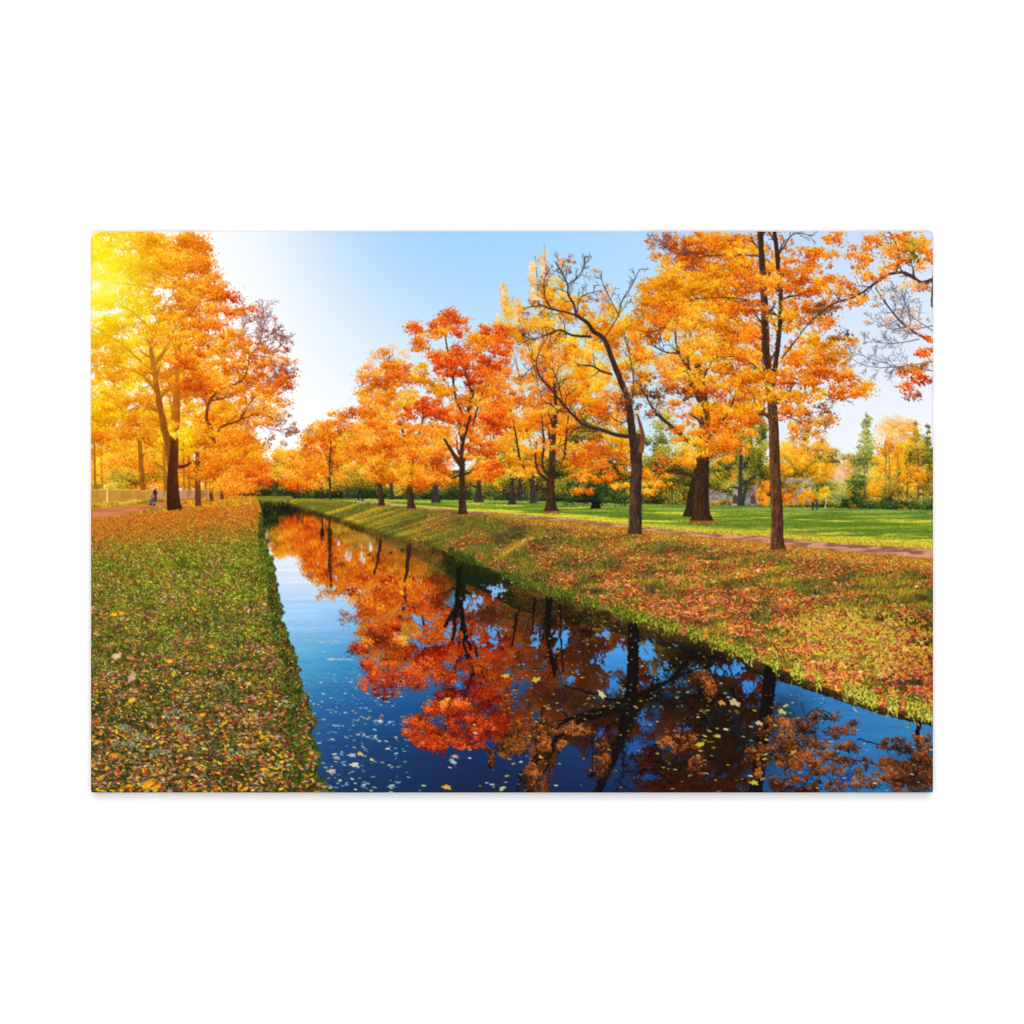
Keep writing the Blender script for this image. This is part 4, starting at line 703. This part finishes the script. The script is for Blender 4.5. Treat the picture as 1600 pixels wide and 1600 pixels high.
# a dark well of reflected canopy under the big trees
def pool(cx, cy, rx, ry, k, col=(18, 16, 12)):
    sl = box([(cx-rx*1.6, cy-ry*1.6), (cx+rx*1.6, cy+ry*1.6)])
    X, Y = XX[sl], YY[sl]; d = ((X-cx)/rx)**2+((Y-cy)/ry)**2
    al = k*np.exp(-d*1.2)*np.clip(.35+1.3*fbm(X/7, Y/12, 17, 3)-.1, 0, 1)
    al = (al*MASK.reshape(PH, PW)[sl])[..., None]
    BUF[sl] = BUF[sl]*(1-al)+np.array(col, np.float32)*al
for a in ((1080, 1030, 80, 34, .95), (1110, 1100, 60, 60, .85), (1040, 1095, 70, 26, .7), (1150, 1160, 70, 60, .75), (860, 1085, 60, 22, .55), (840, 1000, 60, 20, .45), (960, 1120, 50, 30, .5), (1080, 1200, 60, 40, .6), (1230, 1120, 40, 40, .55), (900, 1160, 60, 24, .35), (1440, 1200, 50, 34, .75), (745, 910, 34, 26, .9, (20, 32, 14)), (715, 895, 40, 18, .8, (26, 40, 14)), (700, 925, 24, 26, .6, (24, 36, 14)), (600, 855, 50, 16, .8, (150, 112, 44)), (560, 845, 30, 14, .6, (170, 130, 60)), (650, 880, 40, 14, .7, (110, 86, 32)), (780, 960, 60, 26, .75, (44, 34, 16)), (850, 970, 60, 26, .7, (40, 28, 14)), (900, 1010, 60, 30, .6, (44, 26, 14)), (820, 1040, 60, 26, .5, (60, 30, 12)), (900, 1100, 70, 24, .6, (44, 28, 14)), (930, 1040, 30, 24, .5, (30, 24, 18)), (1010, 985, 50, 14, .6, (60, 40, 20)), (722, 1105, 60, 12, .35, (60, 20, 8)), (640, 1050, 40, 12, .35, (80, 26, 8))):
    pool(*a)
# clear sky gaps between the mirrored crowns
def gaps(spots, col):
    for (cx, cy, rx, ry, k) in spots:
        sl = box([(cx-rx*2, cy-ry*2), (cx+rx*2, cy+ry*2)]); X, Y = XX[sl], YY[sl]
        f = k*np.exp(-(((X-cx)/rx)**2+((Y-cy)/ry)**2))+.75*(fbm(X/7, Y/9, 201, 3)-.5)+1.0*(fbm(X/2.6, Y/4.5, 205, 3)-.5)
        m2 = (f > .42) & MASK.reshape(PH, PW)[sl]
        cc = np.array(col(X, Y), np.float32)*(.94+.12*fbm(X/30, Y/3, 7, 2))[..., None]
        BUF[sl][m2] = cc[m2]
sk = lambda x, y: ramp((y-900)/320, [(150, 190, 236), (92, 156, 220), (56, 134, 204), (40, 92, 160), (30, 66, 124)])
GAPS = [(962, 1030, 30, 24, .9), (1010, 1018, 16, 20, .8), (945, 990, 14, 12, .6), (878, 1000, 14, 22, .7), (770, 996, 16, 24, .6), (775, 925, 14, 14, .5), (738, 940, 20, 16, .5), (960, 1070, 26, 16, .6), (994, 1170, 20, 12, .75), (1005, 1125, 10, 24, .55),
        (1015, 1213, 22, 8, .7), (1140, 1046, 30, 12, .7), (1090, 1046, 16, 8, .5), (836, 1000, 10, 20, .5), (1030, 1050, 16, 20, .55), (893, 1055, 10, 16, .55), (700, 985, 12, 14, .5), (620, 1070, 16, 10, .5), (712, 1068, 12, 8, .7), (606, 1075, 14, 10, .5), (1170, 1075, 16, 14, .6), (1230, 1160, 30, 16, .55), (1290, 1150, 30, 10, .6), (1255, 1215, 30, 10, .6), (1320, 1215, 26, 16, .7), (745, 1000, 10, 20, .5), (1060, 1140, 14, 12, .35), (935, 1150, 12, 14, .35)]
gaps(GAPS, sk)
gaps([(545, 866, 5, 18, .62), (566, 868, 4, 16, .6), (578, 860, 3, 14, .5), (530, 850, 3, 12, .4)], lambda x, y: ramp(fbm(x/3, y/12, 5, 2), [(170, 150, 110), (206, 206, 206), (226, 232, 244)]))
# mirrored trunks and limbs drawn again so they stay legible
DK = [(12, 9, 8), (22, 16, 14), (48, 32, 22)]
rec(None)
stroke([(990, 975), (987, 1040), (985, 1080), (981, 1115), (972, 1150), (962, 1180), (948, 1205), (930, 1240)], 17, 10, WATER, DK)
stroke([(1204, 1040), (1198, 1096), (1191, 1156), (1186, 1200), (1180, 1240)], 19, 21, WATER, DK)
stroke([(1436, 1128), (1434, 1150), (1440, 1180)], 8, 5, WATER, DK)
stroke([(858, 935), (856, 975), (858, 1010), (866, 1050)], 11, 5, WATER, DK)
MB = [(40, 22, 14), (74, 42, 22), (120, 70, 30)]
stroke([(718, 888), (716, 920), (712, 955), (707, 1000)], 9, 4, WATER, DK, wob=3); stroke([(720, 940), (724, 990), (728, 1030)], 5, 3, WATER, DK, wob=3)
stroke([(640, 852), (637, 880), (633, 915), (634, 940)], 7, 3, WATER, MB, wob=3); stroke([(594, 844), (590, 870), (586, 895)], 5, 3, WATER, MB, wob=3); stroke([(516, 800), (514, 850), (514, 890)], 3, 1.5, WATER, MB, wob=2); stroke([(503, 798), (503, 826)], 3, 2, WATER, MB, wob=2)
stroke([(835, 935), (833, 990)], 4, 2, WATER, DK, wob=2); stroke([(875, 945), (877, 1010), (880, 1050)], 3, 2, WATER, DK, wob=2); stroke([(806, 960), (800, 1010)], 3, 2, WATER, DK, wob=2)
for P, w in (([(978, 1092), (960, 1104), (920, 1112), (890, 1124), (872, 1136), (864, 1160), (840, 1180), (825, 1200), (810, 1225), (806, 1240)], 6), ([(870, 1140), (866, 1170), (855, 1190), (860, 1205)], 3), ([(985, 1090), (960, 1095), (930, 1085), (905, 1078), (880, 1072)], 6), ([(990, 1090), (1020, 1075), (1050, 1062), (1080, 1048), (1110, 1040)], 8), ([(1050, 1062), (1080, 1030), (1130, 1030), (1146, 1060)], 8), ([(848, 1105), (842, 1140), (836, 1160), (838, 1175)], 3), ([(920, 1130), (926, 1180), (924, 1220)], 2.5), ([(1120, 1185), (1080, 1190), (1040, 1200), (1000, 1205), (965, 1205)], 4), ([(1050, 1225), (1030, 1210), (1000, 1208)], 3), ([(1340, 1155), (1375, 1163), (1400, 1172), (1440, 1180)], 2), ([(1210, 1180), (1260, 1185), (1310, 1188), (1350, 1190), (1385, 1198)], 2), ([(1240, 1140), (1270, 1110), (1300, 1115)], 1.5)):
    twigs(P, w, 1.2, WATER, DK, 6, 30, .7, 1, up=-.3)
# mirrored leaf masses laid on top where the photograph shows them strongest
foliage([(640, 1150, 14, 16, 'wred', 1.2), (668, 1160, 26, 16, 'wred', 1.1), (700, 1168, 26, 12, 'wred', 1.2), (735, 1160, 30, 14, 'wred', 1.1), (690, 1135, 34, 14, 'wred', 1), (740, 1135, 34, 16, 'wred', 1), (650, 1128, 20, 8, 'wred', 1), (700, 1105, 40, 14, 'wred', .9),
         (600, 985, 34, 16, 'wred', .7), (570, 1000, 16, 16, 'orange', .5), (640, 1000, 34, 14, 'orange', .5), (600, 1040, 34, 14, 'wred', .6), (660, 1040, 34, 14, 'wred', .8), (580, 940, 30, 14, 'orange', .6), (630, 920, 34, 12, 'orange', .5), (585, 1070, 30, 14, 'wred', .8), (605, 1086, 26, 10, 'wred', .8), (575, 1050, 20, 16, 'wred', .8), (560, 1020, 16, 16, 'wred', .7), (630, 1060, 34, 16, 'wred', 1), (650, 1070, 24, 10, 'wred', .8), (700, 1060, 34, 12, 'wred', .8)], WATER, 1.5, 1, (10, 6), 0, -.4)
foliage([(830, 1140, 44, 18, 'wbrown', 1.20), (800, 1165, 24, 12, 'wbrown', 1.20), (765, 1185, 8, 18, 'wbrown', 1.50), (830, 1215, 14, 22, 'wbrown', 1.35), (850, 1170, 12, 24, 'wbrown', 1.20), (878, 1168, 9, 14, 'wbrown', 1.35), (940, 1190, 14, 34, 'wbrown', 1.20), (900, 1140, 24, 12, 'wbrown', 0.90), (1095, 1060, 20, 12, 'wbrown', 1.50), (1110, 1075, 10, 12, 'wbrown', 1.50), (1090, 1200, 20, 16, 'wbrown', 0.90), (1060, 1160, 40, 20, 'wbrown', 0.52),
         (1250, 1130, 34, 9, 'wbrown', 0.75), (1310, 1142, 24, 9, 'wbrown', 0.90), (1330, 1132, 12, 6, 'wbrown', 0.90), (1285, 1120, 30, 8, 'wbrown', 0.60), (1215, 1140, 30, 20, 'wbrown', 0.90), (1370, 1200, 40, 20, 'wbrown', .5), (1445, 1170, 14, 20, 'wbrown', .7), (1425, 1225, 40, 14, 'wbrown', .9), (1350, 1222, 30, 10, 'wbrown', .6), (1300, 1228, 50, 9, 'wbrown', .6), (1260, 1145, 30, 16, 'wbrown', .5), (1225, 1175, 36, 16, 'wbrown', 1.05), (1270, 1180, 40, 10, 'wbrown', 1.05), (1330, 1170, 16, 8, 'wbrown', 0.75), (1245, 1160, 34, 12, 'wbrown', 0.75), (1300, 1165, 34, 8, 'wbrown', 0.90), (1250, 1195, 44, 10, 'wbrown', 1.20), (1290, 1205, 34, 8, 'wbrown', 0.90), (1315, 1190, 24, 8, 'wbrown', 0.90), (1400, 1165, 34, 12, 'wbrown', 0.75), (1440, 1150, 16, 10, 'wbrown', 0.60), (1410, 1210, 34, 18, 'wbrown', 1.20), (1440, 1200, 24, 24, 'wbrown', 1.35), (1390, 1190, 16, 8, 'wbrown', 0.90), (1230, 1218, 34, 10, 'wbrown', 0.75), (1180, 1190, 20, 30, 'wbrown', 0.60)], WATER, 1.5, 1.25, (5.5, 3.6), -.06, -.4)
foliage([(545, 970, 14, 22, 'violet', .3), (535, 960, 14, 10, 'violet', .2), (560, 930, 9, 16, 'violet', .25)], WATER, 1.1, 1, (6, 5), 0, -.4)
# clear deep blue water, left bottom
def deep(pts):
    fill(pts, lambda x, y: grid(wgx, wgy, WG, x, y), WATER)
deep([(505, 1242), (500, 1190), (490, 1120), (560, 1075), (600, 1095), (632, 1085), (650, 1105), (620, 1118), (618, 1140), (650, 1166), (668, 1176), (692, 1184), (700, 1164), (718, 1172), (740, 1168), (764, 1178), (758, 1200), (768, 1205), (776, 1180), (800, 1190), (808, 1205), (806, 1225), (806, 1242)])
deep([(858, 1242), (866, 1200), (876, 1170), (888, 1160), (908, 1175), (914, 1205), (922, 1226), (924, 1242)])
# ripples: shift whole rows a little, more so close by
W2 = BUF.copy(); mm = MASK.reshape(PH, PW)
p = np.clip((YY-784)/454, 0, 1)
dx = (fbm(XX/60, YY/(1.1+2.2*p), 101, 3)-.5)*(2.2+3.5*p)*SS
dy = (fbm(XX/5, YY/14, 103, 2)-.5)*4.0*SS
ry = np.arange(PH)[:, None]; rxx = np.arange(PW)[None, :]
sx_ = np.clip((rxx+dx).astype(np.int32), 0, PW-1); sy2 = np.clip((ry+dy).astype(np.int32), 0, PH-1)
okm = mm & mm[sy2, sx_]
BUF[okm] = W2[sy2, sx_][okm]
# soft vertical smear of distant reflections
W2 = BUF.copy(); acc = W2.copy(); cnt = 1
for k in (-5, -3, -1, 1, 3, 5):
    acc += np.roll(W2, k, 0); cnt += 1
acc /= cnt; al = (np.clip((930-YY)/90, 0, 1)*.75)[..., None]*mm[..., None]
BUF[:] = BUF*(1-al)+acc*al
del W2, acc
rip = 1+.16*(fbm(XX/34, YY/1.3, 301, 3)-.5)*(.5+.5*p)+.10*(fbm(XX/120, YY/5, 302, 2)-.5)
BUF[:] = np.where(mm[..., None], BUF*rip[..., None], BUF)
# ---- floating leaves
FLO = part('printed_leaf', 'scattered yellow and white leaves floating on the canal')
def floats(n, x0, x1, y0, y1, pal, s=1.0, thr=.5, seed=1):
    x = rng.uniform(x0, x1, n*4); y = y0+(y1-y0)*rng.random(n*4)
    k = fbm(x/26, y/6, seed, 3) > thr; x, y = x[k][:n], y[k][:n]; p = persp(y)
    pal = np.array(pal, np.float32); c = pal[rng.integers(0, len(pal), len(x))]*rng.uniform(.75, 1.05, len(x))[:, None]
    sz = s*(.7+4.2*p)*rng.uniform(.45, 1.1, len(x))
    raster(x, y, sz, sz*rng.uniform(.2, .42, len(x)), rng.normal(0, .18, len(x)), c, FLO, lobe=.4*rng.random(len(x)))
PALE = [(176, 196, 206), (140, 180, 210), (206, 210, 200), (200, 196, 150), (110, 160, 204)]
YEL = [(196, 172, 60), (214, 190, 80), (176, 160, 60), (214, 206, 150), (190, 130, 40), (150, 150, 70)]
floats(110, 500, 640, 1040, 1238, PALE, .8, .48, 5); floats(90, 460, 560, 960, 1120, PALE, .7, .45, 8); floats(110, 490, 620, 1080, 1238, PALE, 1.0, .42, 28); floats(40, 560, 800, 1120, 1238, PALE+YEL, .85, .45, 9)
floats(260, 780, 1130, 950, 1110, YEL, .8, .5, 12); floats(110, 780, 1100, 1060, 1238, YEL, .8, .5, 13); floats(90, 1090, 1250, 1080, 1238, YEL, 1.0, .45, 14); floats(40, 1250, 1458, 1070, 1238, PALE, .8, .5, 15)
floats(60, 560, 800, 860, 990, YEL, .6, .5, 16); floats(60, 430, 520, 840, 960, [(120, 150, 190), (90, 110, 140), (230, 236, 244)], .45, .5, 17)
def one(x, y, s, c, lobe=.55, a=0, q=.5):
    raster([x], [y], s, s*q, a, [c], FLO, lobe=lobe)
for (x, y, s, c) in ((698, 1230, 9, (236, 166, 36)), (563, 1178, 7, (226, 176, 70)), (554, 1195, 9, (206, 206, 176)), (581, 1187, 5, (220, 190, 90)), (711, 1182, 7, (186, 160, 110)), (708, 1190, 8, (150, 190, 180)), (518, 1205, 9, (190, 176, 160)), (526, 1184, 7, (160, 156, 160)), (594, 1127, 6, (190, 206, 220)), (597, 1118, 4, (196, 110, 70)), (1094, 1163, 9, (190, 180, 50)), (1121, 1150, 7, (186, 176, 70)), (1178, 1223, 9, (190, 176, 60)), (1240, 1175, 7, (206, 140, 60)), (1128, 1098, 8, (206, 140, 50)), (1222, 1112, 9, (196, 180, 90)), (1186, 1130, 8, (186, 186, 130)), (785, 1232, 7, (190, 196, 120)), (845, 1183, 5, (220, 160, 30)), (700, 1092, 5, (214, 190, 60)), (550, 1180, 8, (160, 180, 190)), (1148, 1098, 12, (190, 176, 120)), (940, 1085, 10, (206, 196, 140)), (838, 1062, 9, (206, 170, 50)), (790, 1056, 8, (200, 176, 60))):
    one(x, y, s, c, .5, rng.normal(0, .3))
# streaks of scum and ducks
raster(rng.uniform(512, 548, 60), 1030+rng.normal(0, .8, 60), 2.2, .6, 0, np.array([(150, 180, 200)]*60)*rng.uniform(.8, 1.2, (60, 1)), FLO)
raster(rng.uniform(495, 530, 50), 1003+rng.normal(0, 1, 50), 2.2, .6, -.25, np.array([(150, 184, 206)]*50)*rng.uniform(.8, 1.15, (50, 1)), FLO)
for (dx_, dy_) in ((576, 867), (610, 864), (628, 860)):
    D = part('printed_duck', 'tiny duck on the canal near the right bank')
    raster([dx_, dx_+2.4], [dy_, dy_-2.2], [3.2, 1.2], [1.5, 1.3], -.1, [(60, 44, 36), (36, 40, 40)], D)
MASK = None
# ================= sun flare warmth that the print shows in its upper left corner
def screen(cx, cy, rx, ry, col, k, pw=1.0):
    d = ((XX-cx)/rx)**2+((YY-cy)/ry)**2
    g = (k*np.exp(-d**pw))[..., None]
    BUF[:] = 255-(255-BUF)*(1-g*np.array(col, np.float32))
screen(146, 428, 95, 110, (1.0, .86, .04), .80)
screen(165, 540, 150, 200, (1.0, .50, .0), .38)
screen(230, 660, 170, 170, (1.0, .30, .0), .16)
screen(162, 445, 46, 30, (1, 1, .6), .4)
BUF[:] = np.clip(BUF, 0, 255)
# gentle global contrast
g = BUF/255.0
BUF[:] = 255*np.clip(g+.012*np.sin((g-.5)*2*np.pi), 0, 1)
# ring of slightly darker cloth where it rolls over the stretcher
PIC = BUF.reshape(GH, SS, GW, SS, 3).mean((1, 3))
Q = np.pad(PIC, ((1, 1), (1, 1), (0, 0)), mode='edge')
PIC = np.clip(PIC+.45*(PIC-(Q[:-2, 1:-1]+Q[2:, 1:-1]+Q[1:-1, :-2]+Q[1:-1, 2:])/4), 0, 255)
PID = IDB[::SS, ::SS].copy()
# ================================================================= build: canvas print on a white wall
import bpy
for o in list(bpy.data.objects): bpy.data.objects.remove(o)
sc = bpy.context.scene; col = sc.collection
U = 0.9144/(X1-X0)                 # one picture unit in metres: a 36 x 24 inch canvas
DEPTH = 0.025                      # how far the front stands off the wall
GAIN = 0.80                        # printed ink reflectance for a full white
def world_xy(px, py): return (px-800)*U, (800-py)*U
def lin(c):
    c = np.clip(c/255.0, 0, 1); return np.where(c <= .04045, c/12.92, ((c+.055)/1.055)**2.4)
# ---- print material: ink colour carried on the cloth, fine woven bump
mat = bpy.data.materials.new('printed_canvas'); mat.use_nodes = True
nt = mat.node_tree; bs = nt.nodes['Principled BSDF']
at = nt.nodes.new('ShaderNodeAttribute'); at.attribute_name = 'ink'
tc = nt.nodes.new('ShaderNodeTexCoord')
wv = []
for d, sc_ in (('X', 1100), ('Z', 1100)):
    w_ = nt.nodes.new('ShaderNodeTexWave'); w_.wave_type = 'BANDS'; w_.bands_direction = d; w_.inputs['Scale'].default_value = sc_/3.1416
    w_.inputs['Distortion'].default_value = 1.2; w_.inputs['Detail'].default_value = 1
    nt.links.new(tc.outputs['Object'], w_.inputs['Vector']); wv.append(w_)
mx = nt.nodes.new('ShaderNodeMath'); mx.operation = 'ADD'
nt.links.new(wv[0].outputs['Fac'], mx.inputs[0]); nt.links.new(wv[1].outputs['Fac'], mx.inputs[1])
bp = nt.nodes.new('ShaderNodeBump'); bp.inputs['Strength'].default_value = .10; bp.inputs['Distance'].default_value = .0002
nt.links.new(mx.outputs[0], bp.inputs['Height']); nt.links.new(bp.outputs['Normal'], bs.inputs['Normal'])
nt.links.new(at.outputs['Color'], bs.inputs['Base Color'])
bs.inputs['Roughness'].default_value = .85; bs.inputs['Specular IOR Level'].default_value = .06

# ---- vertex grid of the front: rolled edge, rounded corners
Q = np.pad(PIC, ((1, 1), (1, 1), (0, 0)), mode='edge')
VC = lin((Q[:-1, :-1]+Q[1:, :-1]+Q[:-1, 1:]+Q[1:, 1:])/4)*GAIN
jj, ii = np.mgrid[0:GH+1, 0:GW+1].astype(np.float64)
px = X0+ii; py = Y0+jj
rc = 3.4
cxx = np.clip(px, X0+rc, X1-rc); cyy = np.clip(py, Y0+rc, Y1-rc)
ddx = px-cxx; ddy = py-cyy; dl = np.hypot(ddx, ddy)
k = np.where(dl > rc, rc/np.maximum(dl, 1e-6), 1.0); px = cxx+ddx*k; py = cyy+ddy*k; dl = np.minimum(dl, rc)
edge_d = np.where((ddx != 0) & (ddy != 0), rc-dl, np.minimum(np.minimum(px-X0, X1-px), np.minimum(py-Y0, Y1-py)))
rr = 2.2; e = np.clip(rr-edge_d, 0, rr); drop = rr-np.sqrt(np.maximum(rr*rr-e*e, 0))
VX, VZ = world_xy(px, py); VY = -DEPTH+drop*U*.9
VERT = np.stack([VX, VY, VZ], -1).reshape(-1, 3); VCOL = VC.reshape(-1, 3)
def mesh(name, verts, faces, cols, parent):
    me = bpy.data.meshes.new(name); n, f = len(verts), len(faces)
    me.vertices.add(n); me.vertices.foreach_set('co', verts.astype(np.float32).ravel())
    me.loops.add(f*4); me.loops.foreach_set('vertex_index', faces.astype(np.int32).ravel())
    me.polygons.add(f); me.polygons.foreach_set('loop_start', np.arange(0, f*4, 4, dtype=np.int32))
    me.update(calc_edges=True)
    ca = me.color_attributes.new('ink', 'FLOAT_COLOR', 'POINT')
    ca.data.foreach_set('color', np.hstack([cols, np.ones((n, 1))]).astype(np.float32).ravel())
    me.materials.append(mat)
    o = bpy.data.objects.new(name, me); col.objects.link(o); o.parent = parent
    return o
root = bpy.data.objects.new('canvas_print', None); col.objects.link(root)
root['label'] = 'landscape canvas print of an autumn canal park, hanging on a white wall'; root['category'] = 'canvas print'
W1 = GW+1
fj, fi = np.mgrid[0:GH, 0:GW]; f0 = fj*W1+fi
FACES = np.stack([f0, f0+W1, f0+W1+1, f0+1], -1).reshape(-1, 4)
pid = PID.reshape(-1); objs = {}
for idn, (name, label, par) in PARTS.items():
    F = FACES[pid == idn]
    if len(F) < 6: continue
    u, inv = np.unique(F.ravel(), return_inverse=True)
    o = mesh(name, VERT[u], inv.reshape(-1, 4), VCOL[u], objs.get(par, root))
    if label: o['label'] = label
    if name == 'printed_leaf': o['kind'] = 'stuff'
    objs[idn] = o
# ---- wrapped sides: the cloth continues round the stretcher, printed with the mirrored border
top_ = [(0, i) for i in range(GW)]; rig = [(j, GW) for j in range(GH)]; bot = [(GH, i) for i in range(GW, 0, -1)]; lef = [(j, 0) for j in range(GH, 0, -1)]
ring = np.array(top_+rig+bot+lef); nr = len(ring); rows = 22
sv, scol = [], []
for r in range(rows+1):
    b = ring[:, 0]*W1+ring[:, 1]; v = VERT[b].copy(); y_front = v[:, 1]; t = r/rows
    v[:, 1] = y_front*(1-t)+(-0.0006)*t
    jn = np.where(ring[:, 0] == 0, r, np.where(ring[:, 0] == GH, GH-r, np.clip(ring[:, 0], r, GH-r)))
    im = np.where(ring[:, 1] == 0, r, np.where(ring[:, 1] == GW, GW-r, np.clip(ring[:, 1], r, GW-r)))
    sv.append(v); scol.append(VC[jn, im])
sv = np.vstack(sv); scol = np.vstack(scol); a = np.arange(nr); b = (a+1) % nr
SF = np.vstack([np.stack([r*nr+a, r*nr+b, (r+1)*nr+b, (r+1)*nr+a], -1) for r in range(rows)])
mesh('canvas_edge', sv, SF, scol, root)

# ---- wall
wm = bpy.data.materials.new('white_wall'); wm.use_nodes = True; wb = wm.node_tree.nodes['Principled BSDF']
nz = wm.node_tree.nodes.new('ShaderNodeTexNoise'); nz.inputs['Scale'].default_value = 240; nz.inputs['Detail'].default_value = 4
wbp = wm.node_tree.nodes.new('ShaderNodeBump'); wbp.inputs['Strength'].default_value = .03; wbp.inputs['Distance'].default_value = .0004
wm.node_tree.links.new(nz.outputs['Fac'], wbp.inputs['Height']); wm.node_tree.links.new(wbp.outputs['Normal'], wb.inputs['Normal'])
wb.inputs['Base Color'].default_value = (.90, .90, .90, 1); wb.inputs['Roughness'].default_value = .9; wb.inputs['Specular IOR Level'].default_value = .1
me = bpy.data.meshes.new('wall'); s = 4.0
me.from_pydata([(-s, 0, -s), (s, 0, -s), (s, 0, s), (-s, 0, s), (-s, .1, -s), (s, .1, -s), (s, .1, s), (-s, .1, s)], [], [(0, 1, 2, 3), (5, 4, 7, 6), (4, 0, 3, 7), (1, 5, 6, 2), (3, 2, 6, 7), (4, 5, 1, 0)])
me.materials.append(wm); wall = bpy.data.objects.new('wall', me); col.objects.link(wall)
wall['kind'] = 'structure'; wall['label'] = 'plain bright white wall behind the canvas print'

# ---- studio light: broad soft box from above the camera, frontal fill, weak ambient
def area(name, loc, sx, sy, watts):
    L = bpy.data.lights.new(name, 'AREA'); L.shape = 'RECTANGLE'; L.size = sx; L.size_y = sy; L.energy = watts
    o = bpy.data.objects.new(name, L); col.objects.link(o); o.location = loc
    from mathutils import Vector
    o.rotation_euler = (Vector((0, 0, 0))-Vector(loc)).to_track_quat('-Z', 'Y').to_euler()

area('softbox', (0, -5.0, .95), 3.4, 3.9, 256)
area('front_lamp', (0, -6.5, -1.0), .5, .5, 134)
wd = bpy.data.worlds.new('World'); sc.world = wd; wd.use_nodes = True
wd.node_tree.nodes['Background'].inputs[0].default_value = (1, 1, 1, 1); wd.node_tree.nodes['Background'].inputs[1].default_value = .13

# ---- camera: straight on, long lens
cam = bpy.data.cameras.new('camera'); co = bpy.data.objects.new('camera', cam); col.objects.link(co)
D = 4.0; co.location = (0, -D-DEPTH, 0); co.rotation_euler = (math.radians(90), 0, 0)
cam.sensor_width = 36; cam.sensor_fit = 'HORIZONTAL'; cam.lens = 36*D/(1600*U); cam.clip_end = 50
sc.camera = co
sc.render.resolution_x = 1024; sc.render.resolution_y = 1024
sc.view_settings.view_transform = 'Standard'; sc.view_settings.look = 'None'; sc.view_settings.exposure = 0; sc.view_settings.gamma = 1
